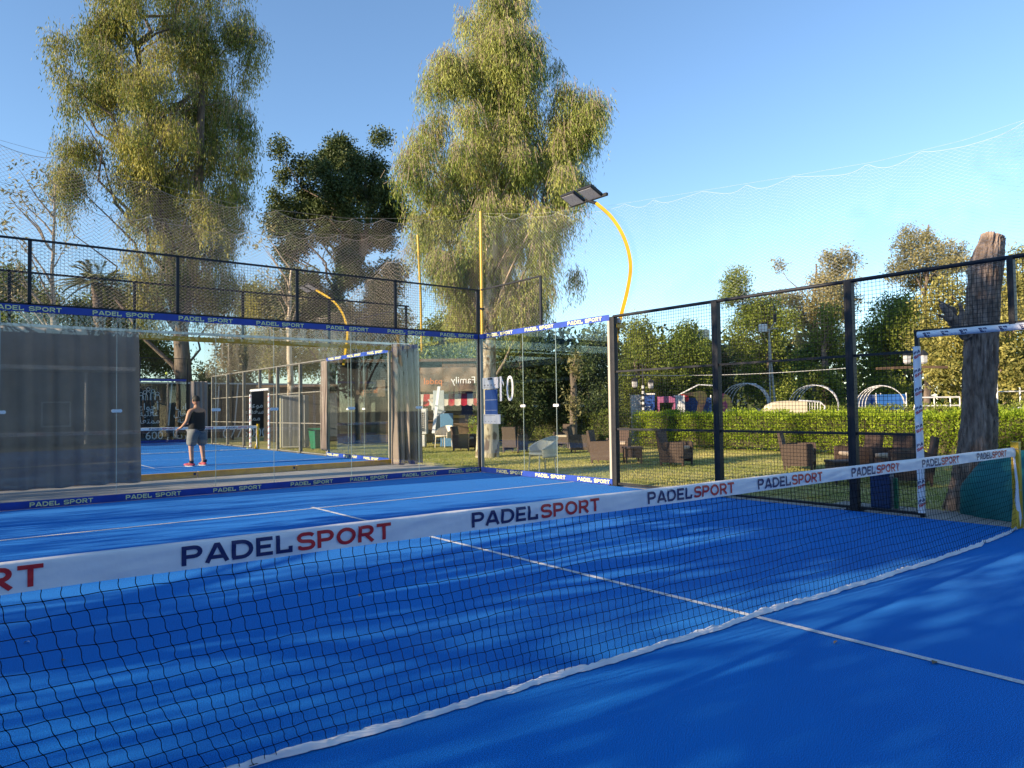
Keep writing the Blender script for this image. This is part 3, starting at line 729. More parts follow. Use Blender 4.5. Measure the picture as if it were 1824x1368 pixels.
# ---------------------------------------------------------------- black banners behind the neighbouring court
t = thing('banner_wall', 'row of black banners with white Arabic lettering behind the neighbouring court', 'banner', (0, 34.45, 0))
g = MB(); g.box((5, .03, 1.45), (16, .03, 2.7)); g.build('banner_sheet', M_banner, t)
g = MB()
for a, b in ((300, 306), (386, 390), (418, 424), (478, 484)):
    p, q = gyp(b, 684, 34.41), gyp(a, 758, 34.41); g.bar((p[0], -.04, p[2]), (q[0], -.04, q[2]), .03, .06)
g.box((5, -.04, 2.83), (16, .05, .07)); g.build('frame', M_netpale, t)
def ban(body, px, py, size):
    p = gyp(px, py, 34.41)
    return font_text(body, size*.62, M_bprint, Matrix.Translation((p[0], -.07, p[2])) @ Matrix.Rotation(R(90), 4, 'X'), t)
AR = lambda s: s
# presentation forms, written left to right as they are seen
ban('\uFE80\uFE8D\uFEEE\uFE9F\uFE83', 265, 725, .72); ban('\uFE94\uFEF4\uFEE0\uFE8B\uFE8E\uFECB', 265, 737, .62); ban('\uFE94\uFECC\uFE98\uFEE4\uFEE3', 265, 750, .62)
ban('\uFE8F\uFE8D', 322, 725, .7); ban('\uFEDD\uFE8E\uFED0', 320, 737, .62); ban('\uFE94\uFEE8', 322, 749, .62)
ban('\uFEAA\uFECB\uFEEE\uFEE3', 455, 722, .62); ban('\uFE80\uFE8D\uFEAA\uFECC\uFEB3', 453, 733, .62); ban('\uFEB0\uFEF4\uFEE4\uFEE3', 451, 745, .62)
ban('600 \uFEDE\uFE8D', 288, 776, .85); ban('\uFEA6\uFEF3\uFEAD', 320, 776, .8)
ban('07750003496', 460, 771, 1.05)
g = MB()
for px, h in ((251, 10), (258, 13), (264, 18), (272, 15), (280, 11)):
    p = gyp(px, 713, 34.41); hh_ = h*.034
    g.tube([(p[0]-.12, -.07, p[2]), (p[0]-.10, -.07, p[2]+hh_*.55), (p[0], -.07, p[2]+hh_*.7), (p[0]+.10, -.07, p[2]+hh_*.55), (p[0]+.12, -.07, p[2])], .014, 4)
    g.tube([(p[0]+.08*math.cos(a*.785), -.07, p[2]+hh_*.85+.08*math.sin(a*.785)) for a in range(9)], .014, 4)
g.build('family_outline', M_bprint, t)
g = MB(); p = gyp(359, 698, 34.41)
g.tube([(p[0]+.22*math.cos(a*.4189), -.07, p[2]+.22*math.sin(a*.4189)) for a in range(16)], .03, 4)
for k in range(3): g.bar((p[0]-.14+.12*k, -.07, p[2]-.12), (p[0]-.06+.12*k, -.07, p[2]+.14), .02, .03)
g.build('round_logo', M_bprint, t)

# things right of the neighbouring court
t = thing('cabinet', 'cream edged ribbed grey cabinet outside the neighbouring court mesh', 'cabinet', (6.5, 24.2, 0), R(-40))
g = MB(); g.box((0, 0, 1.0), (.95, .5, 2.0), bev=.01); g.build('body', mat('grey_sheet', (.30, .30, .28), .6), t)
g = MB()
for k in range(16): g.box((-.36+.05*k, -.262, 1.0), (.014, .02, 1.9))
g.build('ribs', mat('grey_rib', (.22, .22, .21), .6), t)
g = MB(); g.box((-.52, -.02, 1.0), (.14, .5, 2.0), bev=.01); g.build('edge_panel', mat('cream_panel', (.70, .64, .42), .6), t)
t = thing('wheeled_bin', 'green wheeled bin with closed lid outside the neighbouring court', 'bin', (6.3, 21.6, 0), R(-40))
g = MB(); g.lathe([(.0, .05), (.24, .05), (.32, .70), (.0, .70)], (0, 0, 0), 4, smooth=False); g.build('body', M_green, t)
g = MB(); g.box((0, 0, .74), (.56, .56, .06), bev=.02); g.tube([(-.2, .28, .72), (.2, .28, .72)], .02, 6); g.build('lid', M_green, t)
for s_ in (-1, 1):
    g = MB(); g.tube([(s_*.2, .2, .07), (s_*.25, .2, .07)], .07, 12); g.build('wheel', M_black, t)

# ---------------------------------------------------------------- kiosk with awning
K = at(800, 729, 30); 
t = thing('kiosk', 'dark brown kiosk with red and cream striped awning and mirrored reflection of a bronze banner', 'kiosk', (K[0], K[1], 0), -YAW+R(3))
g = MB(); g.box((0, 2.0, 1.7), (9.5, 2.6, 3.4)); g.build('body', M_dark, t)
g = MB(); g.box((0, 1.9, 3.46), (10.0, 3.2, .12)); g.box((1.4, .6, 3.30), (3.4, .3, .25)); g.build('roof', M_wood, t)
g = MB()
for k in range(15):
    x = -2.1+.26*k
    g.grid(lambda u, v, x=x: (x+.255*u, .15-.55*v, 2.02-.46*v-(.05*math.sin(math.pi*u) if v > .99 else 0)), 6, 4, k % 2)
g.build('awning', [M_awn_r, M_awn_w], t)
for k in range(5):
    g = MB(); g.box((-1.2+.8*k, .68, 1.05), (.5, .03, .12)); g.build('menu_board', M_ochre, t)
g = MB(); g.box((0, .55, .9), (5.4, .25, .06)); g.box((0, .62, .45), (5.4, .12, .86)); g.build('counter', M_wood, t)
bn = MB(); bn.grid(lambda u, v: (-1.65+3.4*u, -.55+.07*noise.noise((u*6, v*2, 0))+.04*math.sin(u*30+v*5)*abs(u-.5), 2.08+1.02*v+.06*noise.noise((u*5, v, 3))*(1-v)), 70, 16, 0)
bo = bn.build('banner_reflection', M_bronze, t); md = bo.modifiers.new('t', 'SOLIDIFY'); md.thickness = .004  # solid sheet standing in for a banner's reflection in the glass
FX = Matrix.Rotation(R(90), 4, 'X')
MIR = Matrix.Scale(-1, 4, (1, 0, 0))
font_text('Family', .40, M_bprint, Matrix.Translation((.62, -.66, 2.55)) @ MIR @ FX, t)
font_text('padel', .36, M_orange, Matrix.Translation((-.62, -.66, 2.52)) @ MIR @ FX, t)
font_text('MILY', .62, M_whitep, Matrix.Translation((-1.15, -.35, 1.55)) @ FX, t, extrude=.03)
KM = Matrix.Translation((K[0], K[1], 0)) @ Matrix.Rotation(-YAW+R(3), 4, 'Z')
def kp(px, py, d): p = at(px, py, d); return (float(p[0]), float(p[1]), 0)

p = kp(744, 778, 27); t = thing('air_cooler', 'white evaporative air cooler with grille standing by the kiosk', 'air cooler', p, -YAW)
g = MB(); g.box((0, 0, .22), (.62, .5, .44), bev=.03); g.build('water_tank', M_whitep, t)
g = MB(); g.box((0, 0, .93), (.74, .55, .94), bev=.03); g.build('body', M_whitep, t)
g = MB()
g.box((0, -.279, .92), (.60, .006, .74), 0)
for k in range(9): g.box((-.27+.0675*k, -.285, .92), (.012, .01, .74), 1)
for k in range(10): g.box((0, -.288, .57+.077*k), (.60, .01, .012), 1)
g.build('grille', [M_dark, M_whitep], t)
p0 = at(772, 772, 26); p1 = at(782, 689, 27)
t = thing('plank', 'long white plank leaning in front of the kiosk counter', 'plank', tuple(p0)); 
g = MB(); g.bar((0, 0, 0), tuple(p1-p0), .11, .05); g.bar(tuple((p1-p0)*.35), tuple((p1-p0)*.35+np.array(at(796, 735, 26))-np.array(at(778, 745, 26))), .04, .04); g.build('board', M_whitep, t)
p = kp(782, 765, 27.5); t = thing('display_panel', 'pale grey panel standing behind the white plank', 'panel', p, -YAW)
g = MB(); g.box((0, 0, 1.15), (.42, .06, 1.9), bev=.01); g.box((0, 0, .10), (.5, .3, .06)); g.build('panel', mat('grey_panel', (.42, .46, .48), .6), t)
p = kp(796, 772, 26.8); t = thing('display_panel', 'blue panel standing beside the plank at the kiosk', 'panel', p, -YAW)
g = MB(); g.box((0, 0, .62), (.48, .05, 1.2), bev=.01); g.box((0, 0, .03), (.5, .3, .05)); g.build('panel', M_skyblue, t)

# second banner, hung behind the neighbouring court's side glass
q0 = at(658, 730, 31)
t = thing('bronze_banner', 'small bronze banner hanging behind the neighbouring court glass', 'banner', (q0[0], q0[1], 0), -YAW)
g = MB(); g.grid(lambda u, v: (-.68+1.36*u, .05*noise.noise((u*5, v*2, 8)), 1.95+.72*v), 40, 10, 0); g.build('sheet', M_bronze, t)
g = MB(); 
for x in (-.75, .75): g.tube([(x, .1, 0), (x, .1, 2.9)], .03, 6)
g.box((0, .1, 2.86), (1.6, .05, .05)); g.build('frame', M_wood, t)
font_text('padel', .30, M_orange, Matrix.Translation((.05, -.07, 2.2)) @ FX, t)
q0 = at(650, 730, 35)
t = thing('storage_shed', 'dark low shed standing behind the neighbouring court corner', 'shed', (q0[0], q0[1], 0), -YAW)
g = MB(); g.box((0, 0, 1.25), (9, 2.0, 2.5)); g.build('wall', M_dark, t)
g = MB(); g.box((0, -.1, 2.56), (9.4, 2.6, .10)); g.build('roof', M_wood, t)
mat('shed_door', (.05, .06, .08), .6)
for k in range(4): g = MB(); g.box((-3.2+2*k, -1.01, 1.2), (.9, .03, 2.0)); g.build('door', MATS['shed_door'], t)

# ---------------------------------------------------------------- garden furniture
def rattan_chair():
    t = thing('rattan_armchair', 'x', 'armchair')
    def side(y):
        g = MB(); prof = [(-.34, .10), (.34, .10), (.35, .58), (.33, .62), (-.32, .60), (-.36, .58)]
        w = .07; vs = [(x, y-w/2, z) for x, z in prof]+[(x, y+w/2, z) for x, z in prof]; n = len(prof)
        g.add(vs, [list(range(n))[::-1], list(range(n, 2*n))]+[(i, (i+1) % n, n+(i+1) % n, n+i) for i in range(n)])
        g.build('armrest', M_rattan, t)
    side(-.31); side(.31)
    g = MB(); g.box((0, 0, .37), (.62, .548, .10)); g.box((.315, 0, .26), (.04, .548, .14)); g.build('seat', M_rattan, t)
    g = MB(); g.add([(-.30, -.27, .32), (-.30, .27, .32), (-.42, .29, .90), (-.42, -.29, .90), (-.37, -.27, .20), (-.37, .27, .20), (-.48, .29, .88), (-.48, -.29, .88)],
                    [(0, 1, 2, 3), (5, 4, 7, 6), (0, 3, 7, 4), (1, 5, 6, 2), (3, 2, 6, 7), (0, 4, 5, 1)]); g.build('backrest', M_rattan, t)
    g = MB(); g.box((.02, 0, .465), (.56, .52, .085), bev=.025); g.build('cushion', M_cushion, t)
    for x in (-.31, .31):
        for y in (-.31, .31):
            g = MB(); g.box((x, y, .05), (.05, .05, .10)); g.build('leg', M_rattan, t)
    return t
def rattan_table():
    t = thing('rattan_table', 'x', 'side table')
    g = MB(); g.box((0, 0, .42), (.52, .52, .05), bev=.008); g.build('table_top', M_rattan, t)
    g = MB(); g.box((0, 0, .28), (.48, .48, .22)); g.build('apron', M_rattan, t)
    for x in (-.21, .21):
        for y in (-.21, .21): g = MB(); g.box((x, y, .085), (.05, .05, .17)); g.build('leg', M_rattan, t)
    return t
def register(o): KIDS[o.name] = [x for x in bpy.data.objects if x.parent == o]
CH = rattan_chair(); register(CH); TB = rattan_table(); register(TB)
def place(src, used, x, y, ang, label, group):
    o = src if not used else copy_tree(src); o.location = (x, y, -.045); o.rotation_euler = (0, 0, R(ang)); o.scale = (.88, .86, .93); tag(o, label, None, group); return o
GR = 'brown rattan armchairs on the lawn'
bpy.context.view_layer.update()
for i, (x, y, a, lb) in enumerate([
    (9.75, 17.4, -60, 'brown rattan armchair seen from the side, left of the whitish trunk'),
    (10.2, 15.2, 20, 'brown rattan armchair just right of the whitish trunk with its back to camera'),
    (12.9, 15.8, 200, 'shaded rattan armchair in front of the dark hedge behind the glass'),
    (11.6, 13.6, -55, 'rattan armchair behind the glass just left of the pale steel post'),
    (9.0, 10.05, -62, 'nearest rattan armchair behind the glass, left of the pale post'),
    (10.4, 10.9, 215, 'rattan armchair behind the wire mesh, right beside the pale post'),
    (9.55, 8.25, -75, 'rattan armchair turned away behind the first mesh panel'),
    (10.5, 5.65, -68, 'lone rattan armchair on the lawn behind the second mesh panel'),
    (10.0, 4.15, 150, 'rattan armchair behind the dark middle post of the mesh'),
    (9.0, 2.75, 120, 'rattan armchair beside the padded white door jamb'),
    (9.9, 3.4, 170, 'rattan armchair with tall back behind the mesh door panel')]):
    place(CH, i > 0, x, y, a, lb, GR)
for i, (x, y, a, lb) in enumerate([(9.8, 16.3, -50, 'low rattan side table next to the whitish trunk'), (9.4, 9.5, -38, 'low rattan side table between two armchairs behind the mesh'),
                                   (8.4, 3.65, -40, 'low rattan side table left of the dark middle post')]):
    place(TB, i > 0, x, y, a, lb, 'rattan side tables on the lawn')
# pale tub chair near the glass
t = thing('tub_chair', 'pale round backed garden chair right behind the side glass', 'chair', (6.15, 9.2, -.045), R(172))
def tub(u, v):
    a = R(-125+250*u)+math.pi; rr = .30+.03*v; zt = .62+.16*math.cos(R(-125+250*u)); z = .34+(zt-.34)*v; return (rr*math.cos(a)-.02, rr*math.sin(a), z)
g = MB(); g.grid(tub, 40, 8, 0); o = g.build('backrest', M_plastic, t); md = o.modifiers.new('t', 'SOLIDIFY'); md.thickness = .012
g = MB(); g.tube([tub(i/30, 1) for i in range(31)], .018, 8); g.build('rim', M_plastic, t)
g = MB(); g.lathe([(0, .40), (.29, .40), (.30, .42), (.29, .44), (0, .435)], (0, 0, 0), 24); g.build('seat', M_plastic, t)
for a in (45, 135, 225, 315):
    g = MB(); g.tube([(.27*math.cos(R(a)), .27*math.sin(R(a)), .43), (.31*math.cos(R(a)), .31*math.sin(R(a)), 0)], .014, 8); g.build('leg', M_plastic, t)

# pale garden chair by the kiosk
tc_ = [x for x in bpy.data.objects if x.name == 'tub_chair'][0]; register(tc_)
c = copy_tree(tc_); c.location = kp(790, 776, 26); c.rotation_euler = (0, 0, R(200)); c['label'] = 'distant pale garden chair in front of the blue kiosk panel'

# blue bin behind mesh
t = thing('litter_bin', 'tall dark blue bin behind the mesh beside the doorway', 'bin', (5.72, 1.75, -.02), R(8))
g = MB(); g.box((0, 0, .22), (.24, .24, .44), bev=.02); g.build('body', M_binblue, t)
g = MB(); g.box((0, 0, .46), (.27, .27, .05), bev=.015); g.build('lid', M_binblue, t)
g = MB(); g.box((.0, -.17, .20), (.05, .05, .40)); g.build('side_post', M_green, t)

# ---------------------------------------------------------------- stump
def stump():
    t = thing('tree_stump', 'tall cut off leaning tree trunk with furrowed grey brown bark by the doorway', 'tree', (6.1, 1.0, -.02))
    key = [(1724, 912, 44), (1727, 880, 40), (1733, 840, 41), (1741, 800, 40), (1745, 760, 38), (1744, 700, 36), (1745, 650, 36), (1748, 600, 36), (1751, 550, 36), (1754, 500, 36), (1757, 470, 36), (1762, 445, 31), (1767, 428, 26), (1770, 420, 25)]
    d = 11.0; ps = [Vector(at(a, b, d)) for a, b, _ in key]; rs = [c*unit(a, d)*.88 for a, b, c in key]
    nu, nv = 150, 170; vs = []; L = len(key)-1
    for j in range(nv+1):
        f = j/nv*L; i = min(int(f), L-1); s = f-i; p = ps[i].lerp(ps[i+1], s); r = rs[i]*(1-s)+rs[i+1]*s
        for k in range(nu):
            a = 2*math.pi*k/nu; tw = a+p.z*.38
            c1, s1 = math.cos(tw), math.sin(tw)
            n1 = noise.noise((c1*1.6, s1*1.6, p.z*.8)); n2 = noise.noise((c1*6.5, s1*6.5, p.z*2.6)); n3 = noise.noise((c1*16, s1*16, p.z*5.5))+.7*noise.noise((c1*27, s1*27, p.z*14))
            rid = 1-abs(n2)*2; fur = -.075*max(0, rid-.40)
            deep = -.10*max(0, noise.noise((c1*2.6+5, s1*2.6, p.z*.75))-.30)*3
            rr = r*(1+.10*n1)+fur*.8+.016*n3+deep*.5+.05*math.exp(-(p.z/.25)**2)*(.5+.5*math.cos(a*3))
            vs.append((p.x+rr*math.cos(a), p.y+rr*math.sin(a), p.z))
    g = MB(); g.add(vs, [(j*nu+k, j*nu+(k+1) % nu, (j+1)*nu+(k+1) % nu, (j+1)*nu+k) for j in range(nv) for k in range(nu)], 0, True)
    top = vs[-nu:]; cz = sum(v[2] for v in top)/nu; cx = sum(v[0] for v in top)/nu; cy = sum(v[1] for v in top)/nu
    # slanting cut: tilt the uppermost ring
    for idx in range(len(g.v)-nu*10, len(g.v)):
        x, y, z = g.v[idx]; w = (idx-(len(g.v)-nu*10))/(nu*10)
        tl = -.40*((x-cx)*RT[0]+(y-cy)*RT[1])*w+.03*noise.noise((x*9, y*9, 2))*w; g.v[idx] = (x, y, z+tl)
    trunk = g.build('trunk', M_stump, t); trunk.location = (-6.1, -1.0, .02)
    top = g.v[-nu:]; g2 = MB(); vv = [tuple(q) for q in top]; m_ = tuple(sum(q[i] for q in vv)/nu for i in range(3))
    g2.add(vv+[(m_[0], m_[1], m_[2]+.02)], [(k, (k+1) % nu, nu) for k in range(nu)], 0, True); c = g2.build('cut_top', M_cut, t); c.location = (-6.1, -1.0, .02)
    g3 = MB()
    def br(pts, r): 
        P = [Vector(at(a, b, dd)) for a, b, dd in pts]; Q = []
        for i in range(len(P)-1):
            for k in range(5): s = k/5; q = P[i].lerp(P[i+1], s); Q.append(q+Vector((noise.noise(q*9), noise.noise(q*9+Vector((5, 0, 0))), 0))*.03)
        Q.append(P[-1]); n = len(Q); g3.tube(Q, [(r[0]+(r[1]-r[0])*i/(n-1))*(1+.3*noise.noise(q*14)) for i, q in enumerate(Q)], 9)
    br([(1722, 596, 10.9), (1704, 575, 10.7), (1692, 562, 10.6), (1676, 542, 10.5)], (.10, .025))
    br([(1700, 570, 10.7), (1697, 552, 10.7), (1684, 545, 10.6), (1672, 536, 10.55)], (.06, .012))
    br([(1708, 580, 10.7), (1712, 560, 10.65), (1708, 540, 10.6)], (.06, .015))
    br([(1692, 568, 10.6), (1682, 566, 10.55), (1668, 560, 10.5)], (.05, .01))
    b = g3.build('broken_branch', M_stump, t); b.location = (-6.1, -1.0, .02)
stump()

# teal tarpaulin heap
t = thing('tarpaulin', 'teal padded tarpaulin bundle slumped between the stump and the yellow net post', 'tarpaulin', (6.0, -.22, -.02))
def tarp(u, v):
    a = u*2*math.pi; q_ = v*math.pi/2; rr = max(0, math.cos(q_))**.55
    x = .50*rr*math.cos(a); y = 1.12*rr*math.sin(a); z = .80*math.sin(q_)**.8
    n = noise.noise((math.cos(a)*1.7, math.sin(a)*1.7, v*2)); k = 1+.10*n+.04*noise.noise((math.cos(a)*5, math.sin(a)*5, v*4))+.03*math.sin(3*a+v*4)-.05*max(0, noise.noise((math.cos(a)*3+v*3, math.sin(a)*3, v*1.5)))*2
    return (x*k, y*k, max(0, z*(1+.05*n)))
g = MB(); g.grid(tarp, 80, 34, 0); g.build('cover', M_teal, t)
g = MB(); g.tube([Vector(tarp(.55+.10*i/12, .12+.80*i/12))*1.005 for i in range(13)], .006, 5); g.build('seam', M_black, t)
g = MB(); g.tube([(-.40, -.75, .36), (-.41, -.3, .34), (-.36, .3, .33)], .006, 5); g.build('cord', M_black, t)

# ---------------------------------------------------------------- foliage
def leaves_geo(P, D, Wd, L, w):
    """rhombic leaves: centre-line from P along D"""
    n = len(P); L = np.broadcast_to(np.asarray(L), (n,))[:, None]; w = np.broadcast_to(np.asarray(w), (n,))[:, None]
    V = np.stack([P, P+D*L*.45+Wd*w*.5, P+D*L, P+D*L*.45-Wd*w*.5], 1).reshape(-1, 3)
    return V, (np.arange(n)*4)[:, None]+np.array([[0, 1, 2, 3]])
def nrm(a): return a/np.maximum(np.linalg.norm(a, axis=-1, keepdims=True), 1e-9)
def in_ball(n, shell=.55):
    d = nrm(rng.normal(size=(n, 3))); r = (shell**3+(1-shell**3)*rng.random(n))**(1/3); return d*r[:, None]
def hanging(clumps, density, leaf, strand=(.7, 1.8), step=.075, name='crown', material=None, parent=None, twig=True, spread=.05):
    Ps = []; Ts = []; TA = []; TB_ = []
    for c, r in clumps:
        n = max(3, int(density*r*r)); o = c+np.clip(rng.normal(0, .52, (n, 3)), -1.3, 1.3)*np.array([r, r, r*.9]); L = rng.uniform(strand[0]*.5, strand[1], n)*rng.uniform(.5, 1.0, n)*min(1.2, .6+r*.4)
        out = nrm((o-c)*np.array([1, 1, 0])+1e-6); tone = np.clip(rng.normal(.45, .20, n)+rng.normal(0, .20), 0, 1)
        k = int(max(L)/step)
        s = (np.arange(k)+.5)[None, :]*step; ok = s < L[:, None]
        x = o[:, None, :]+out[:, None, :]*(.16*(1-np.exp(-s*2.2)))[..., None]+np.array([0, 0, -1.])*(s*.95)[..., None]
        x = x+.05*np.sin(s*3+rng.random(n)[:, None]*6)[..., None]*rng.normal(size=(n, 1, 3))*np.array([1, 1, 0])
        Ps.append(x[ok]); Ts.append(np.broadcast_to(tone[:, None], s.shape if False else ok.shape)[ok])
        if twig:
            TA.append(o); TB_.append(o+np.stack([out[:, 0]*.13, out[:, 1]*.13, -L*.6], -1))
    P = np.concatenate(Ps); T = np.concatenate(Ts); n = len(P)
    P = P+rng.normal(0, spread, (n, 3)); D = nrm(np.stack([rng.normal(0, .38, n), rng.normal(0, .38, n), -np.ones(n)], -1))
    Wd = nrm(np.cross(D, rng.normal(size=(n, 3))))
    V, F = leaves_geo(P, D, Wd, leaf[0]*rng.uniform(.6, 1.3, n), leaf[1]*rng.uniform(.7, 1.3, n))
    tone = np.repeat(np.clip(T+rng.normal(0, .13, n), 0, 1), 4)
    o = np_mesh(name, V, F, material, parent, tone)
    if twig:
        A = np.concatenate(TA); B = np.concatenate(TB_); kk = rng.random(len(A)) < .5
        wires('twigs', A[kk], B[kk], .007, M_limb, parent)
    return n
def bushy(clumps, density, leaf, name='crown', material=None, parent=None, sub=.24, per=18, shell=.5, flat=.9):
    Ps = []; Ts = []
    for c, r in clumps:
        n = max(3, int(density*r*r)); o = c+in_ball(n, shell)*np.array([r, r, r*flat]); tone = np.clip(rng.normal(.45, .22, n)+rng.normal(0, .18), 0, 1)
        x = o[:, None, :]+np.clip(rng.normal(0, 1, (n, per, 3)), -1.7, 1.7)*sub*min(1, .5+r*.5); Ps.append(x.reshape(-1, 3)); Ts.append(np.repeat(tone, per))
    P = np.concatenate(Ps); T = np.concatenate(Ts); n = len(P)
    D = nrm(rng.normal(size=(n, 3))+np.array([0, 0, -.25])); Wd = nrm(np.cross(D, rng.normal(size=(n, 3))))
    V, F = leaves_geo(P, D, Wd, leaf[0]*rng.uniform(.6, 1.35, n), leaf[1]*rng.uniform(.7, 1.3, n))
    np_mesh(name, V, F, material, parent, np.repeat(np.clip(T+rng.normal(0, .15, n), 0, 1), 4)); return n
def rows_to_clumps(rows, d, rpx, jit=.35, depth=None, keep=1.0):
    """rows: (py, [(x0,x1),..]); clumps spread over the outline at real depth round distance d"""
    out = []
    for (py, ivs) in rows:
        for x0, x1 in ivs:
            r = rpx; w = x1-x0
            if w < 2*r*.9: xs = [(x0+x1)/2]; rr = max(8, w/2)
            else: k = max(2, int(round(w/(r*1.05)))); xs = np.linspace(x0+r, x1-r, k); rr = r
            for x in xs:
                if rng.random() > keep: continue
                xx = x+rng.normal(0, jit*r*.4); yy = py+rng.normal(0, jit*r)
                half = (w/2)*unit(x, d) if depth is None else depth
                e = 1-min(1, abs(x-(x0+x1)/2)/(w/2+1e-6))**2
                dd = d+rng.uniform(-1, 1)*half*math.sqrt(max(e, .05))*.9
                out.append((np.array(at(xx, yy, dd)), rr*unit(x, d)*rng.uniform(.65, 1.25)))
    return out
def limb(mb, a, b, r0, r1, wob=.12, n=7, sides=8):
    a = Vector(a); b = Vector(b); P = []
    L = (b-a).length
    for i in range(n+1):
        s = i/n; p = a.lerp(b, s); q = Vector((noise.noise(p*.7), noise.noise(p*.7+Vector((9, 0, 0))), 0))*wob*L*math.sin(math.pi*s)*.6
        P.append(p+q)
    mb.tube(P, [r0+(r1-r0)*i/n for i in range(n+1)], sides)
    return P
def limbs_to(mb, spine, clumps, r0, k=30, keepz=None):
    spine = [Vector(p) for p in spine]
    idx = rng.permutation(len(clumps))[:k]
    for i in idx:
        c = Vector(clumps[i][0]); 
        cand = [p for p in spine if p.z < c.z-.1] or spine[:1]
        p = min(cand, key=lambda q: (q-c).length*.4+abs((c.z-q.z)-1.7*(c-q).to_2d().length)); L = (c-p).length
        if L > .3: limb(mb, p, c, min(r0*.33, .02+.012*L), .006, .35, 7, 5)

def tree(name, label, base, spine, radii, clumps, style, material, bark, group=None, nlimb=30, parent_crown='crown', **kw):
    t = thing(name, label, 'tree', tuple(base), 0, group); off = Vector(base)
    cl = [(c-np.array(base), r) for c, r in clumps]; sp = [Vector(p)-off for p in spine]
    g = MB(); P = []
    for i in range(len(sp)-1):
        for k in range(6): s = k/6; q = sp[i].lerp(sp[i+1], s); P.append((q+Vector((noise.noise(q*.8), noise.noise(q*.8+Vector((3, 1, 0))), 0))*.10*min(1, i+s), radii[i]*(1-s)+radii[i+1]*s))
    P.append((sp[-1], radii[-1])); g.tube([p for p, _ in P], [r*(1+.10*noise.noise(p*2.5)) for p, r in P], 16)
    g.build('trunk', bark, t)
    if nlimb:
        g = MB(); limbs_to(g, [p for p, _ in P], cl, radii[0], nlimb); g.build('limbs', M_limb if bark is not M_bark else M_bark, t)
    (hanging if style == 'hang' else bushy)(cl, name='crown', material=material, parent=t, **kw)
    return t

# --- centre tree: hanging olive foliage, whitish trunk
rows = [(-25, [(868, 905), (915, 950)]), (10, [(850, 945)]), (45, [(822, 955)]), (85, [(800, 962)]), (115, [(772, 975), (985, 1008)]), (150, [(758, 965), (985, 1015)]),
        (190, [(748, 960), (985, 1078)]), (230, [(738, 950), (965, 1065)]), (270, [(725, 1055)]), (310, [(718, 1050)]), (350, [(722, 1030)]), (390, [(720, 1020)]),
        (430, [(735, 1010)]), (465, [(750, 1000), (1000, 1030)]), (500, [(765, 850), (865, 1000)]), (530, [(790, 850), (870, 985)]), (555, [(800, 845), (880, 960)])]
D0 = 20.9
cl = rows_to_clumps(rows, D0, 25, .55, keep=.9)
base = at(868, 812, D0); base = (float(base[0]), float(base[1]), -.06)
sp = [base, tuple(at(869, 740, D0)), tuple(at(866, 640, D0)), tuple(at(872, 520, D0)), tuple(at(876, 400, D0)), tuple(at(882, 280, D0)), tuple(at(895, 150, D0)), tuple(at(905, 40, D0))]
tree('weeping_tree', 'tall weeping olive green tree with whitish peeling trunk behind the court corner', base, sp, [.36, .30, .28, .25, .20, .14, .08, .03], cl, 'hang', L_euc, M_white_bark, nlimb=34,
     density=1600, leaf=(.14, .019), strand=(.5, 1.7), step=.085)

# --- left tree
DL = 39.0
rows = [(-70, [(150, 430)]), (-30, [(145, 440)]), (15, [(150, 260), (285, 455)]), (55, [(130, 262), (280, 470)]), (95, [(85, 135), (145, 400), (420, 475)]), (135, [(105, 395), (420, 455)]), (175, [(108, 440)]),
        (215, [(105, 465)]), (255, [(95, 190), (205, 462)]), (295, [(85, 165), (205, 455)]), (330, [(80, 150), (215, 450)]), (365, [(95, 130), (215, 440)]),
        (405, [(215, 440)]), (445, [(225, 430)]), (485, [(230, 430)]), (530, [(235, 300), (320, 440)])]
cl = rows_to_clumps(rows, DL, 24, .5, keep=.92)
base = at(335, 780, DL); base = (float(base[0]), float(base[1]), -.09)
sp = [base, tuple(at(322, 600, DL)), tuple(at(300, 440, DL)), tuple(at(262, 320, DL)), tuple(at(262, 200, DL)), tuple(at(240, 60, DL))]
tl = tree('weeping_tree', 'huge weeping tree with brownish olive foliage filling the upper left', base, sp, [.42, .36, .32, .26, .18, .07], cl, 'hang', L_eucl, M_bark, nlimb=36,
     density=500, leaf=(.21, .040), strand=(.9, 2.6), step=.16, spread=.12)
g = MB(); sp2 = [Vector(at(a, b, DL))-Vector(base) for a, b in ((322, 600), (350, 430), (355, 280), (360, 160), (370, 40))]
g.tube([p.lerp(sp2[i+1], 0) if i < 4 else p for i, p in enumerate(sp2)], [.30, .27, .22, .15, .06], 10); g.build('second_stem', M_bark, tl)

# --- dark middle tree
DM = 46.0
rows = [(268, [(575, 632), (655, 680)]), (300, [(485, 545), (550, 695)]), (325, [(478, 705)]), (350, [(476, 712)]), (378, [(478, 715)]), (405, [(480, 640), (650, 714)]), (440, [(485, 560), (600, 712)]),
        (475, [(485, 560), (590, 640), (670, 715)]), (505, [(495, 570), (600, 720)]), (535, [(490, 620), (650, 720)]), (560, [(490, 640)]), (585, [(490, 600), (640, 700)])]
cl = rows_to_clumps(rows, DM, 18, .75, keep=.82)
base = at(585, 790, DM); base = (float(base[0]), float(base[1]), -.09)
sp = [base, tuple(at(587, 620, DM)), tuple(at(600, 520, DM)), tuple(at(640, 465, DM)), tuple(at(655, 400, DM)), tuple(at(650, 320, DM))]
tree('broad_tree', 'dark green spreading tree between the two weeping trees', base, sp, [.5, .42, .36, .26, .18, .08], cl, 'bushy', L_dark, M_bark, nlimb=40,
     density=150, leaf=(.19, .09), per=22, sub=.36)

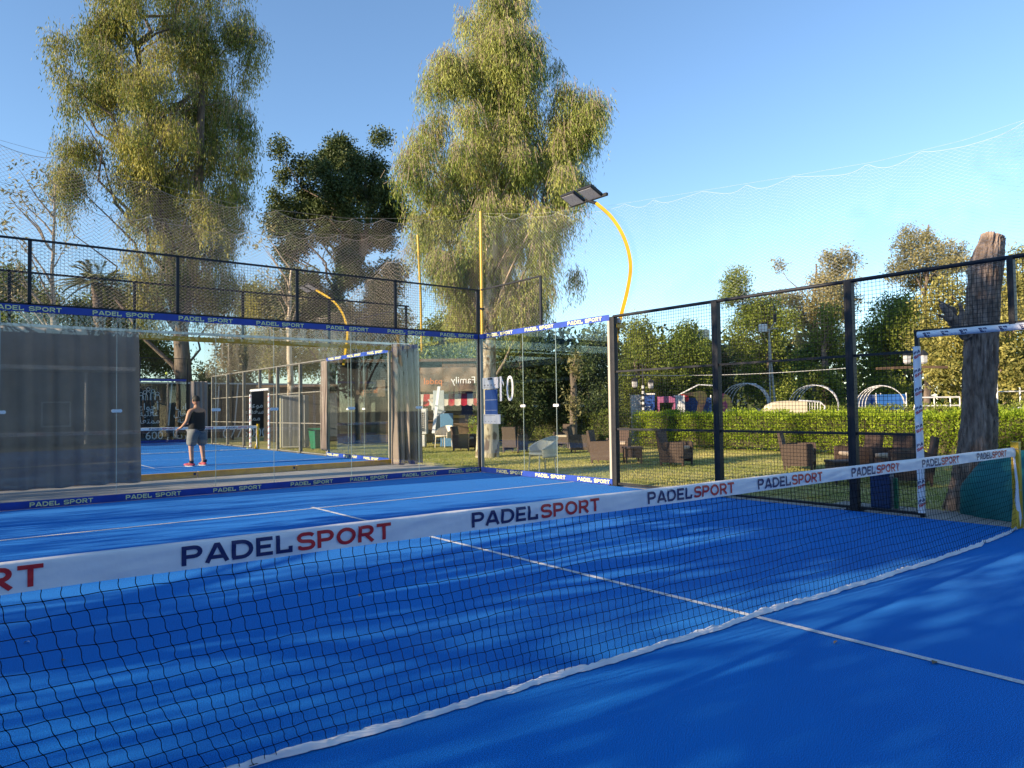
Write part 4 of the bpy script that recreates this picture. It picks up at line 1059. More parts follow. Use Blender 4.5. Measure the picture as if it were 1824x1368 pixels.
def bush_tree(name, label, d, rows, rpx, lm, basepx, topy, dens=30, leaf=(.22, .10), per=16, sub=.30, bark=M_bark, group=None, keep=1.0, style='bushy', r0=.2, nl=12, jit=.35, depth=None):
    cl = rows_to_clumps(rows, d, rpx, jit, keep=keep, depth=depth); b = at(basepx, 790, d); b = (float(b[0]), float(b[1]), -.09)
    sp = [b, tuple(at(basepx+3, 690, d)), tuple(at(basepx-2, (690+topy)/2, d)), tuple(at(basepx+4, topy, d))]
    kw = dict(density=dens, leaf=leaf, per=per, sub=sub) if style == 'bushy' else dict(density=dens, leaf=leaf, strand=(.4, 1.2), step=.10)
    return tree(name, label, b, sp, [r0, r0*.8, r0*.55, r0*.2], cl, style, lm, bark, group, nlimb=nl, **kw)

# --- small trees at the far left
bush_tree('slender_tree', 'thin pale barked tree with sparse golden leaves at the left edge', 31, [(300, [(15, 50), (60, 85)]), (335, [(0, 40), (60, 120)]), (370, [(-10, 60), (75, 110)]), (405, [(-10, 50)]), (440, [(-20, 60), (90, 130)]), (480, [(-20, 50)]), (520, [(0, 90)])],
          16, L_pale, 95, 330, dens=30, leaf=(.20, .06), per=10, sub=.28, bark=M_limb, keep=.75, r0=.13, nl=22)
bush_tree('slender_tree', 'leaning pale trunked tree behind the neighbouring court netting', 30, [(400, [(455, 480)]), (440, [(450, 490)]), (500, [(440, 520)]), (530, [(460, 560)]), (570, [(440, 520)])],
          18, L_pale, 515, 480, dens=18, leaf=(.2, .06), per=9, sub=.3, bark=M_white_bark, keep=.8, r0=.16, nl=10)
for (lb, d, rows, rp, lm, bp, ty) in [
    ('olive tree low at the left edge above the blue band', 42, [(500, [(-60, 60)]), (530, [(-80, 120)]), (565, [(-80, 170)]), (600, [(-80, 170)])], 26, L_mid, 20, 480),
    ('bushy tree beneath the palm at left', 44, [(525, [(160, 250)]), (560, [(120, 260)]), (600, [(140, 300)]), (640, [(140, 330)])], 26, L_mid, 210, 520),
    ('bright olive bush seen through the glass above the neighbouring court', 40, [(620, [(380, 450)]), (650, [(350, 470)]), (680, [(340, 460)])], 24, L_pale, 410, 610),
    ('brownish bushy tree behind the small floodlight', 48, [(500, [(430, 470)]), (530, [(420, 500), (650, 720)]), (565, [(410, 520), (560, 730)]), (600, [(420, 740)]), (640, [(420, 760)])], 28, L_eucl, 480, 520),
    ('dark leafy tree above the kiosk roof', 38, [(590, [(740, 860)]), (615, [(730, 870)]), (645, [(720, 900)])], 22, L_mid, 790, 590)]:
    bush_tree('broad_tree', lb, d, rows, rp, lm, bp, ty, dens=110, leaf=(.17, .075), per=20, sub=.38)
bush_tree('creeper_tree', 'light green creeper covered trunk behind the side glass', 24.5, [(640, [(1008, 1038)]), (665, [(1003, 1040)]), (690, [(1005, 1030)]), (715, [(1003, 1040)]), (735, [(1000, 1045)])],
          14, L_pale, 1020, 640, dens=70, leaf=(.14, .07), per=12, sub=.14, r0=.14)
for (lb, d, rows, rp, lm, bp, ty) in [
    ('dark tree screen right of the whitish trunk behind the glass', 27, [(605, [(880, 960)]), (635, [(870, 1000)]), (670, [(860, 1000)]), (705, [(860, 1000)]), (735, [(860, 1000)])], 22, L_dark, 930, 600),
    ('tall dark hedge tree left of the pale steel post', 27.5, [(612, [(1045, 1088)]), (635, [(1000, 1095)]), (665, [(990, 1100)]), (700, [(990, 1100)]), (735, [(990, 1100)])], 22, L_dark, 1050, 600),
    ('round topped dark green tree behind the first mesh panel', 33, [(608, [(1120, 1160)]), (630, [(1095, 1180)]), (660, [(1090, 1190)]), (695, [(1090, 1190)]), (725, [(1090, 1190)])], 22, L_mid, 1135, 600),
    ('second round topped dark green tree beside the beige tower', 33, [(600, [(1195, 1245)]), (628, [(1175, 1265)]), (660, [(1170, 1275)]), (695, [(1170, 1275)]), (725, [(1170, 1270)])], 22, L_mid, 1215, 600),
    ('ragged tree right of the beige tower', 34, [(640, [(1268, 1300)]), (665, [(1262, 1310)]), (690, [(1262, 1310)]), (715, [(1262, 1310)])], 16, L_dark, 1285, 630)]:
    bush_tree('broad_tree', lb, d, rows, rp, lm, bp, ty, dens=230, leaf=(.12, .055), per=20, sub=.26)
for (nm, lb, d, rows, rp, lm, bp, ty, ky) in [
    ('broad_tree', 'wispy grey green tree rising left of the lamp pole', 36, [(505, [(1290, 1330)]), (525, [(1275, 1335)]), (550, [(1310, 1400)]), (580, [(1300, 1420)]), (615, [(1300, 1420)]), (655, [(1310, 1430)]), (695, [(1310, 1430)])], 22, L_mid, 1370, 520, .95),
    ('broad_tree', 'tall feathery tree behind the dark middle post', 40, [(445, [(1490, 1520)]), (470, [(1375, 1395), (1450, 1535)]), (500, [(1368, 1420), (1435, 1530)]), (535, [(1370, 1540)]), (565, [(1400, 1520)]), (600, [(1400, 1510)])], 20, L_pale, 1450, 470, .9),
    ('broad_tree', 'yellow green conical bush left of the dark middle post', 30, [(560, [(1460, 1500)]), (595, [(1440, 1510)]), (630, [(1415, 1515)]), (665, [(1405, 1515)]), (695, [(1440, 1515)])], 20, L_mid, 1470, 560, 1.),
    ('broad_tree', 'dark green dense tree right of the dark middle post', 33, [(545, [(1560, 1650)]), (575, [(1530, 1680)]), (610, [(1530, 1680)]), (650, [(1530, 1640)]), (690, [(1530, 1640)])], 24, L_mid, 1580, 550, 1.),
    ('broad_tree', 'pale feathery tree rising above the fence left of the stump', 42, [(392, [(1635, 1660)]), (415, [(1600, 1690)]), (445, [(1590, 1720)]), (475, [(1585, 1740)]), (505, [(1580, 1730)])], 20, L_pale, 1650, 400, .9),
    ('broad_tree', 'golden leaved tree behind the stump and doorway', 27, [(515, [(1640, 1720), (1780, 1840)]), (550, [(1650, 1860)]), (585, [(1630, 1870)]), (620, [(1625, 1870)]), (655, [(1630, 1870)]), (685, [(1650, 1720), (1760, 1870)])], 24, L_gold, 1735, 520, 1.),
    ('broad_tree', 'reddish olive tree at the right edge above the fence', 32, [(462, [(1790, 1860)]), (490, [(1775, 1900)]), (520, [(1770, 1900)]), (560, [(1790, 1900)])], 24, L_gold, 1850, 470, 1.)]:
    bush_tree(nm, lb, d, rows, rp, lm, bp, ty, dens=190, leaf=(.13, .055), per=20, sub=.26, keep=ky)
rows = [(690, [(x, x+150)]) for x in range(880, 1880, 150)]
tw = []
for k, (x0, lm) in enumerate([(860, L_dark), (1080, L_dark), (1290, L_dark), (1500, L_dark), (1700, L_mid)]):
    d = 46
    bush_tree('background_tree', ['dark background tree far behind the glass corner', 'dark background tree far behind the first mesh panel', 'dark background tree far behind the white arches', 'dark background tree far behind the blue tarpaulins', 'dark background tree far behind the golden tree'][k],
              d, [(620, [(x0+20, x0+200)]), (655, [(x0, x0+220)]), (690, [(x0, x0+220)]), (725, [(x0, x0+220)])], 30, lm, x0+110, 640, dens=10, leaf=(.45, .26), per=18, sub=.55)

# --- palm
P0 = at(176, 790, 40); t = thing('palm_tree', 'small date palm behind the mesh at the upper left', 'palm', (float(P0[0]), float(P0[1]), -.09))
top = Vector(at(172, 505, 40))-Vector((P0[0], P0[1], -.09))
g = MB(); g.tube([(0, 0, 0), (.1, 0, top.z*.5), tuple(top)], [.26, .22, .24], 12); g.build('trunk', M_bark, t)
Ps = []; Ds = []; Ws = []; Ls = []
for k in range(46):
    a = k*2.4; el = R(rng.uniform(-15, 80)); L = rng.uniform(1.6, 2.4); hd = np.array([math.cos(a), math.sin(a), 0.])
    pts = []
    for i in range(26):
        s = i/25*L; pts.append(np.array(top)+hd*(s*math.cos(el))+np.array([0, 0, s*math.sin(el)-.22*s*s]))
    for i in range(2, 25):
        tdir = nrm(pts[i+1]-pts[i]); sd_ = nrm(np.cross(tdir, np.array([0, 0, 1.])))
        for q in (-1, 1):
            Ps.append(pts[i]); Ds.append(nrm(sd_*q*.8+tdir*.7+np.array([0, 0, -.15]))); Ls.append(.42*math.sin(math.pi*(i/26)**.6)+.08)
    Ws += [nrm(np.array([0, 0, 1.])+rng.normal(0, .3, 3)) for _ in range(46)]
V, F = leaves_geo(np.array(Ps), np.array(Ds), np.array(Ws)[:len(Ps)], np.array(Ls), .035)
np_mesh('crown', V, F, L_palm, t, np.repeat(rng.random(len(Ps)), 4))

# --- clipped hedges
def hedge(label, x0, x1, y0, y1, h, dens=1100, lm=L_hedge):
    t = thing('clipped_hedge', label, 'hedge', ((x0+x1)/2, (y0+y1)/2, -.045)); hx, hy = (x1-x0)/2, (y1-y0)/2
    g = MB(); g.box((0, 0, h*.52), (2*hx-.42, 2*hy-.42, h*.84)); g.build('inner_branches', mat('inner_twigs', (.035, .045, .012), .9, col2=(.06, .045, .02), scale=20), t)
    A = 2*(2*hy*h)+2*(2*hx*h)+4*hx*hy; n = int(A*dens); f = rng.random(n)*A; P = np.zeros((n, 3)); N = np.zeros((n, 3))
    a1 = 2*hy*h; a2 = 2*hx*h; u = rng.random(n); v = rng.random(n)
    sel = [f < a1, (f >= a1) & (f < 2*a1), (f >= 2*a1) & (f < 2*a1+a2), (f >= 2*a1+a2) & (f < 2*a1+2*a2), f >= 2*a1+2*a2]
    for k, (m_, ) in enumerate([(s_,) for s_ in sel]):
        if k < 2: sg = -1 if k == 0 else 1; P[m_] = np.stack([np.full(m_.sum(), sg*hx), (u[m_]*2-1)*hy, v[m_]*h], -1); N[m_] = (sg, 0, 0)
        elif k < 4: sg = -1 if k == 2 else 1; P[m_] = np.stack([(u[m_]*2-1)*hx, np.full(m_.sum(), sg*hy), v[m_]*h], -1); N[m_] = (0, sg, 0)
        else: P[m_] = np.stack([(u[m_]*2-1)*hx, (v[m_]*2-1)*hy, np.full(m_.sum(), h)], -1); N[m_] = (0, 0, 1)
    wob = .05*np.sin(P[:, 1]*1.9+P[:, 0])+.035*np.sin(P[:, 1]*4.7+P[:, 2]*5)+.03*np.sin(P[:, 1]*9.1-P[:, 2]*7)
    P += N*(wob+rng.normal(-.035, .05, n))[:, None]+rng.normal(0, .015, (n, 3))
    thin = (P[:, 2] < .30+.08*np.sin(P[:, 1]*3.3)) & (rng.random(n) < .62); P = P[~thin]; N = N[~thin]; n = len(P)
    D = nrm(N*.7+rng.normal(0, .55, (n, 3))+np.array([0, 0, .45])); Wd = nrm(np.cross(D, rng.normal(size=(n, 3))))
    tone = np.clip(.5+.22*np.sin(P[:, 1]*2.1)*np.sin(P[:, 2]*3+P[:, 1])+.18*np.sin(P[:, 1]*.8+1)+rng.normal(0, .26, n), 0, 1)
    V, F = leaves_geo(P, D, Wd, .062*rng.uniform(.6, 1.4, n), .034*rng.uniform(.7, 1.3, n)); np_mesh('foliage', V, F, lm, t, np.repeat(tone, 4))
hedge('long sunlit clipped hedge behind the lawn on the right', 15.3, 16.3, -2.5, 14.8, 1.13, 1500)
hedge('shaded clipped hedge behind the lawn left of the pale post', 14.6, 15.6, 15.2, 20.5, 1.20, 900, L_mid)  # shade put into this hedge by its darker leaf colour
hedge('low dark clipped hedge end near the kiosk', 12.6, 14.0, 20.0, 21.2, 1.0, 800)
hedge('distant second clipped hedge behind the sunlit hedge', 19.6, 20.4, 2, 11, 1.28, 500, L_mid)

# --- grass blades
n = 150000; gx_ = 5.9+(15.4-5.9)*rng.random(n)**1.15; gy_ = -1.5+25*rng.random(n)
P = np.stack([gx_, gy_, np.full(n, -.045)], -1); D = nrm(rng.normal(0, .5, (n, 3))+np.array([0, 0, 1.])); D[:, 2] = np.abs(D[:, 2]); Wd = nrm(np.cross(D, rng.normal(size=(n, 3))))
tone = np.clip(.5+.35*np.sin(gx_*1.3+gy_*.7)*np.sin(gy_*1.1)+rng.normal(0, .25, n), 0, 1)
V, F = leaves_geo(P, D, Wd, rng.uniform(.02, .055, n), .011); o = np_mesh('grass', V, F, M_grass, None, np.repeat(tone, 4))
tag(o, 'short dry yellowish green grass of the lawn behind the mesh', 'grass', kind='stuff')

# --- trees out of frame on the sunny side; they throw the long streaks of shade
def shade_tree(seed, dense=False):
    t = thing('broad_tree', 'leafy tree outside the left edge of the view', 'tree'); rs = np.random.default_rng(seed)
    cl = [(np.array([np.clip(rs.normal(0, 1.2), -1.8, 1.8), np.clip(rs.normal(0, 1.9), -3.2, 3.2), rs.uniform(1.6, 5.6)]), rs.uniform(.45, .9)) for _ in range(34 if dense else 24)]
    g = MB(); g.tube([(0, 0, 0), (.1, 0, 2), (0, .1, 4.6)], [.2, .16, .05], 10); g.build('trunk', M_bark, t)
    g = MB(); limbs_to(g, [(0, 0, z*.4) for z in range(3, 12)], cl, .2, 20); g.build('limbs', M_bark, t)
    if dense: bushy(cl, density=70, leaf=(.20, .10), per=16, sub=.26, name='crown', material=L_dark, parent=t); return t
    hanging(cl, density=30, leaf=(.22, .055), strand=(.8, 2.2), step=.12, twig=False, spread=.05, name='crown', material=L_dark, parent=t); return t
SH = shade_tree(3); register(SH); SH['group'] = 'trees outside the left edge'
spots = [(-17, -9, 1.0), (-15.5, -5, .95), (-16.5, -.5, 1.05), (-13.5, -7, .8), (-19.5, -3, 1.05), (-13, 1.6, .75), (-15, 3.6, .85), (-18, 7.5, .9), (-17, 12.5, .85), (-22, 1.5, 1.0), (-23, -6, 1.15), (-19, 17, 1.0), (-21, 24, 1.1), (-20, 31, 1.1)]
SD = shade_tree(8, True); SD['label'] = 'dense leafy tree close to the left edge outside the view'; SD['group'] = 'dense trees outside the left edge'; SD.location = (-9.8, 3.1, -.09); SD.scale = (1.2, 1.1, 1.4)
spots += [(-9.6, -4.2, 1.0), (-11.5, -1.0, 1.05), (-12, -9, 1.1), (-12.5, 9.5, .8), (-12, 13.0, .75), (-13, 6.8, .7)]
for i, (x, y, s_) in enumerate([(-12, 37, 1.25), (-9, 43, 1.6), (-16, 50, 1.9)]):  # unseen trees added to break up the reflection in the side glass
    o = bpy.data.objects.get(SD.name); KIDS.setdefault(SD.name, [q for q in bpy.data.objects if q.parent == SD]); o = copy_tree(SD); o.location = (x, y, -.09); o.rotation_euler = (0, 0, 1+i*1.7); o.scale = (s_, s_, s_); o['label'] = 'added dense tree left of the neighbouring court, seen only in reflection'; o['group'] = 'trees left of the neighbouring court'
for i, (x, y, s_) in enumerate(spots):
    o = SH if i == 0 else copy_tree(SH); o.location = (x, y, -.09); o.rotation_euler = (0, 0, i*1.3); o.scale = (s_, s_, s_)
# --- behind the camera: clubhouse with a pale canopy and trees, seen only as reflections in the glass
t = thing('pavilion', 'long dark pavilion with white fascias left of the courts, reflected in the side glass', 'building', (-29, 40, 0))
g = MB(); g.box((-3, 0, 2.9), (6, 80, 5.8)); g.build('wall', mat('olive_wall', (.045, .05, .035), .85, col2=(.02, .028, .016), scale=.6, detail=8), t)
for z_, d_ in ((5.55, .55), (3.9, .28)):
    g = MB(); g.box((.35, 0, z_), (.7, 80, d_)); g.build('fascia', M_whitep, t)
for k in range(14):
    g = MB(); g.box((.5, -38+5.8*k, 1.9), (.16, .16, 3.7)); g.build('column', M_dark, t)
t = thing('clubhouse', 'low clubhouse with pale canopy reflected in the glass wall', 'building', (-2, -17, 0))
g = MB(); g.box((0, -2, 2.6), (30, 4, 5.2)); g.build('wall', mat('brown_wall', (.10, .08, .07), .8, col2=(.05, .045, .045), scale=1), t)
g = MB(); g.box((-3, .6, 3.5), (16, 2.6, .18)); g.build('canopy', M_whitep, t)
for x in (-9, -5, -1, 3, 6.5):
    g = MB(); g.tube([(x, 1.6, 0), (x, 1.6, 3.4)], .06, 8); g.build('column', M_netpale, t)
for x in (-6, -2, 2):
    g = MB(); g.box((x, .03, 1.4), (1.2, .05, 1.2)); f_ = g.build('window', M_whitep, t); g = MB(); g.box((x, .07, 1.4), (1.05, .02, 1.05)); g.build('pane', M_dark, f_)
for i, (x, y, s_) in enumerate([(-12, -20, 1.6), (-5, -24, 1.9), (3, -23, 1.7), (9, -19, 1.5), (13, -13, 1.3), (-15, -15, 1.4)]):
    o = copy_tree(SH); o.location = (x, y, -.09); o.rotation_euler = (0, 0, i*2.1+.5); o.scale = (s_, s_, s_); o['label'] = 'leafy tree behind the camera near the clubhouse'; o['group'] = 'trees behind the camera'

# ---------------------------------------------------------------- garden beyond the hedge
def garden_arch(label, px, w_px, d, topy):
    c = at(px, 729, d); t = thing('garden_arch', label, 'arch', (float(c[0]), float(c[1]), -.05), -YAW+R(-38), 'white hooped garden arches'); rad = w_px/2*unit(px, d)
    h = float(at(px, topy, d)[2])+.05
    for k in range(4):
        g = MB(); rk = rad-.05*k; pts = [(rk*math.cos(R(a)), .24*k, (h-rad*.9)*1.0+rad*.9*math.sin(R(a))) for a in range(0, 181, 9)]
        pts = [(rk, .24*k, 0)]+pts+[(-rk, .24*k, 0)]; g.tube(pts, .015, 6); g.build('hoop', MATS.get('hoop_paint') or mat('hoop_paint', (.48, .48, .50), .5), t)
    g = MB(); g.tube([(0, 0, h), (0, 1.35, h)], .025, 6)
    for s_ in (-1, 1): g.tube([(s_*rad*.95, 0, .9), (s_*rad*.95, 1.35, .9)], .02, 6)
    g.build('brace', M_whitep, t)
garden_arch('white hooped garden arch left of the cream sofa', 1325, 90, 27, 683)
garden_arch('white hooped garden arch behind the cream sofa', 1448, 92, 27, 686)
garden_arch('white hooped garden arch right of the dark middle post', 1568, 90, 27, 687)
def stand(px, d, py=729): c = at(px, py, d); return (float(c[0]), float(c[1]), -.05)
def zat(px, py, d): return float(at(px, py, d)[2])+.05
D = 28.0; U = unit(1180, D)
t = thing('drinks_fridge', 'blue drinks fridge with white upright letters beyond the hedge', 'fridge', stand(1156, D), -YAW+R(-12))
g = MB(); g.box((0, 0, .94), (.46, .5, 1.86), bev=.02); g.build('body', mat('fridge_blue', (.02, .07, .28), .4), t)
font_text('PSI', .34, M_whitep, Matrix.Translation((-.04, -.262, 1.25)) @ FX @ Matrix.Rotation(R(90), 4, 'Z'), t)
g = MB(); g.box((0, -.01, 1.90), (.5, .54, .05)); g.build('top_cap', M_whitep, t)
t = thing('white_screen', 'plain white board left of the blue drinks fridge', 'board', stand(1133, D), -YAW)
g = MB(); g.box((0, 0, .95), (.42, .05, 1.85), bev=.01); g.box((0, .15, .03), (.42, .35, .04)); g.build('board', M_whitep, t)
t = thing('pink_stall', 'small pink and white stall right of the blue drinks fridge', 'stall', stand(1186, D), -YAW)
g = MB()
for x in (-.30, .30): g.box((x, 0, .9), (.05, .4, 1.8))
g.box((0, 0, .45), (.55, .38, .05)); g.box((0, 0, 1.1), (.55, .38, .04)); g.build('frame', M_pink, t)
g = MB(); g.box((0, -.02, 1.68), (.62, .44, .24), bev=.01); g.build('sign_board', M_pink, t)
g = MB(); g.box((.52, .05, .92), (.36, .4, 1.82), bev=.01); g.build('side_panel', M_whitep, t)
t = thing('market_stall', 'dark framed stall with red crates behind the yellow cutout', 'stall', stand(1243, D+1), -YAW)
g = MB()
for x in (-.75, .75):
    for y in (0, .8): g.tube([(x, y, 0), (x, y, 1.85)], .03, 6)
g.tube([(-.75, 0, 1.85), (.05, 0, 2.25), (.75, 0, 2.2)], .03, 6); g.build('frame', M_netpale, t)
g = MB(); g.box((0, .4, .8), (1.4, .7, .05)); g.box((0, .78, 1.3), (1.5, .04, .9)); g.build('shelf', M_binblue, t)
g = MB()
for x, z in ((-.5, 1.0), (-.1, 1.0), (-.45, 1.75), (-.1, .5), (.3, .5)): g.box((x, .35, z), (.3, .3, .3), bev=.01)
g.build('crate_front', M_red, t)
t = thing('yellow_cutout', 'yellow painted swooping cutout board in front of the dark stall', 'cutout board', stand(1236, D-1), -YAW)
prof = [(-.52, 1.86), (-.1, 1.92), (.25, 1.97), (.42, 1.93), (.50, 1.78), (.42, 1.5), (.28, 1.2), (.05, .95), (-.02, .95), (.12, 1.3), (.16, 1.55), (.05, 1.75), (-.15, 1.8)]
g = MB(); nn_ = len(prof); g.add([(x, -.02, z) for x, z in prof]+[(x, .02, z) for x, z in prof], [list(range(nn_)), list(range(nn_, 2*nn_))[::-1]]+[(i, i+nn_, (i+1) % nn_+nn_, (i+1) % nn_) for i in range(nn_)])
g.build('shape', mat('yellow_board', (.62, .38, .08), .6, col2=(.55, .2, .12), scale=4), t); g = MB(); g.box((.02, 0, .5), (.05, .04, 1.0)); g.build('stake', M_whitep, t)
t = thing('painted_board', 'rounded yellow board with pink and blue painting behind the mesh post', 'cutout board', stand(1290, D-1), -YAW)
prof = [(-.32, .2), (.26, .2), (.30, .9), (.30, 1.45), (.20, 1.75), (0, 1.86), (-.2, 1.84), (-.34, 1.6)]
g = MB(); nn_ = len(prof); g.add([(x, -.03, z) for x, z in prof]+[(x, .03, z) for x, z in prof], [list(range(nn_)), list(range(nn_, 2*nn_))[::-1]]+[(i, i+nn_, (i+1) % nn_+nn_, (i+1) % nn_) for i in range(nn_)])
g.build('shape', mat('multicolour_board', (.62, .42, .08), .6, col2=(.45, .08, .16), scale=3.2, lo_=.48, hi_=.54), t)
t = thing('stone_heap', 'low heap of grey slabs under the first white arch', 'slabs', stand(1322, D-2), -YAW)
g = MB()
for k in range(6): g.box((-.9+.33*k, .1*(k % 2), .55+.07*(k % 3)), (.42, .4, 1.0+.1*(k % 3)), rz=.2*k, bev=.02)
g.build('slabs', M_conc, t)
t = thing('cream_sofa', 'cream rounded garden sofa showing above the hedge', 'sofa', stand(1398, D-2), -YAW)
def sofa(u, v): return (-.68+1.36*u, -.3+.6*v, .95+.55*math.sin(math.pi*min(1, u*1.35+.08))**.35*(.85+.15*math.sin(math.pi*v)) if u < .7 else .95+.55*(.98-.02*u))
g = MB(); prof = [(-.72, .3), (-.70, 1.15), (-.55, 1.40), (-.30, 1.52), (0, 1.55), (.62, 1.52), (.62, .3)]
nn_ = len(prof); g.add([(x, -.35, z) for x, z in prof]+[(x, .35, z) for x, z in prof], [list(range(nn_)), list(range(nn_, 2*nn_))[::-1]]+[(i, i+nn_, (i+1) % nn_+nn_, (i+1) % nn_) for i in range(nn_)])
g.build('back', mat('cream_fabric', (.66, .58, .42), .9), t)
g = MB(); g.box((0, -.5, .45), (1.3, .5, .3), bev=.05); g.build('seat', MATS['cream_fabric'], t)
t = thing('white_bench', 'white ornate metal bench right of the cream sofa', 'bench', stand(1442, D-2), -YAW)
g = MB(); g.tube([(-.35, 0, 1.55), (.35, 0, 1.5), (.52, 0, 1.35), (.38, 0, .6)], .03, 6); g.tube([(-.35, 0, 1.55), (-.35, 0, .4)], .03, 6)
for k in range(8): g.tube([(-.3+.09*k, 0, .6), (-.26+.09*k, 0, 1.48)], .012, 5)
g.build('backrest', M_whitep, t); g = MB(); g.box((0, -.2, .5), (.8, .45, .05)); g.build('seat', M_whitep, t)
for px, lb in ((1543, 'blue and white tarpaulin panel left of the third arch'), (1588, 'plain blue tarpaulin panel under the third arch')):
    t = thing('blue_tarpaulin', lb, 'tarpaulin', stand(px, 30), -YAW)
    g = MB(); g.grid(lambda u, v: (-.55+1.1*u, .05*noise.noise((u*4, v*3, px)), .9+.85*v), 16, 8, 0); g.build('sheet', mat('tarp_blue_%s' % ('mixed' if px < 1560 else 'plain'), (.03, .12, .42), .5, col2=(.6, .65, .7) if px < 1560 else (.03, .14, .46), scale=3), t)
    g = MB(); 
    for x in (-.56, .56): g.tube([(x, 0, 0), (x, 0, 1.8)], .025, 6)
    g.build('posts', M_whitep, t)
t = thing('white_rail', 'white tubular railing left of the stump beyond the hedge', 'railing', stand(1676, 26), -YAW)
g = MB()
for z in (1.58, 1.32): g.tube([(-.75, 0, z), (.6, 0, z)], .028, 6)
g.tube([(-.85, 0, 1.2), (-.7, 0, 1.6)], .03, 6)
for x in (-.7, -.2, .3, .6): g.tube([(x, 0, 0), (x, 0, 1.58)], .022, 6)
g.build('rails', M_whitep, t)
t = thing('white_fence', 'white posts and rail at the right edge beyond the hedge', 'fence', stand(1800, 26), -YAW)
g = MB()
for x, zt in ((-.55, 2.1), (-.38, 2.1), (.3, 1.85), (.5, 2.2)): g.tube([(x, 0, 0), (x, 0, zt)], .025, 6)
g.tube([(-.7, 0, 1.72), (.8, 0, 1.72)], .022, 6); g.box((.3, .0, 1.0), (1.3, .05, .5)); g.build('posts_and_rail', M_whitep, t)

def lantern(mb, x, y, z):
    mb.lathe([(.0, .34), (.03, .33), (.13, .22), (.11, .21), (.10, .02), (.06, -.02), (0, -.03)], (x, y, z), 6, 1, False); mb.lathe([(0, .36), (.04, .34), (.15, .215), (0, .215)], (x, y, z), 6, 0, False)
t = thing('lamp_post', 'striped lamp post with two lanterns left of the blue fridge', 'street lamp', stand(1146, 27), -YAW)
g = MB()
for k in range(22): g.lathe([(.05, .1*k), (.05, .1*k+.1)], (0, 0, 0), 10, k % 2)
g.build('pole', [M_black, M_whitep], t)
g = MB(); g.tube([(-.30, 0, 2.55), (-.15, 0, 2.65), (0, 0, 2.5), (.15, 0, 2.6), (.30, 0, 2.5)], .02, 6); g.tube([(0, 0, 2.2), (0, 0, 3.0)], .025, 6); g.build('arm', M_black, t)
for x in (-.30, .30):
    g = MB(); lantern(g, x, 0, 2.1+.05*(x < 0)); g.build('lantern', [M_black, M_lens], t)
t = thing('lamp_post', 'rusty brown lamp post with two lanterns behind the padded jamb', 'street lamp', stand(1640, 22), -YAW)
g = MB(); g.tube([(0, 0, 0), (-.02, 0, 2.0), (-.06, 0, 3.1)], .045, 8); g.tube([(-.04, 0, 2.15), (0, 0, 2.28)], .09, 10); g.build('pole', mat('rust', (.20, .07, .03), .7), t)
g = MB(); g.bar((-1.15, 0, 2.35), (0, 0, 2.38), .05, .06); g.bar((0, 0, 2.38), (.75, 0, 2.36), .05, .07); g.build('arm', M_wood, t)
for x in (-.32, .12):
    g = MB(); lantern(g, x, 0, 2.48); g.build('lantern', [M_black, M_lens], t)
t = thing('lamp_post', 'tall thin mast with a white floodlight behind the second mesh panel', 'street lamp', stand(1374, 29), -YAW)
zt = zat(1375, 585, 29)
g = MB(); g.tube([(.25, 0, 0), (.08, 0, zt*.55), (-.02, 0, zt)], [.045, .04, .03], 8); g.tube([(.02, .1, 0), (.0, .1, zt*.9)], .03, 6); g.build('mast', mat('grey_steel', (.42, .40, .36), .6), t)
g = MB(); g.tube([(-.3, 0, zt-.05), (.35, 0, zt)], .025, 6); g.tube([(0, 0, zt-.1), (.28, 0, zt+.35)], .02, 6); g.build('arm', MATS['grey_steel'], t)
g = MB(); g.box((-.25, -.03, zt+.02), (.30, .12, .30), bev=.02); g.build('lamp_head', M_whitep, t)
g = MB(); g.box((.22, 0, zt+.40), (.10, .12, .34), rz=.3, bev=.03); g.build('lamp_head', M_black, t)
# beige building
t = thing('beige_building', 'beige building with square rooftop tower between the trees', 'building', stand(1275, 60), -YAW)
g = MB(); g.box((.8, 3, zat(1275, 628, 60)/2), (9, 6, zat(1275, 628, 60)), bev=.02); g.build('wall', M_beige, t)
g = MB(); g.box((.8, 2.9, zat(1275, 619, 60)), (9.3, 6.3, .45)); g.build('parapet', mat('dark_parapet', (.12, .11, .11), .8), t)
g = MB(); zb = zat(1255, 619, 60); zt = zat(1255, 584, 60); g.box((-.75, 2.5, (zb+zt)/2), (1.6, 2, zt-zb)); g.build('tower', mat('pale_render', (.72, .64, .48), .9), t)
for x in (-1.5, 1.2, 3.5):
    g = MB(); g.box((x, -.02, 4.2), (.9, .06, 1.1)); w_ = g.build('window', M_whitep, t); g = MB(); g.box((x, -.06, 4.2), (.75, .03, .95)); g.build('pane', M_dark, w_)
# overhead cable
t = MB(); a = np.array(at(1100, 668, 24)); b = np.array(at(1520, 655, 24)); t.tube([tuple(a+(b-a)*i/20+np.array([0, 0, -.10*math.sin(math.pi*i/20)])) for i in range(21)], .008, 4)
tag(t.build('overhead_cable', M_netpale), 'thin pale cable strung across behind the mesh', 'cable')

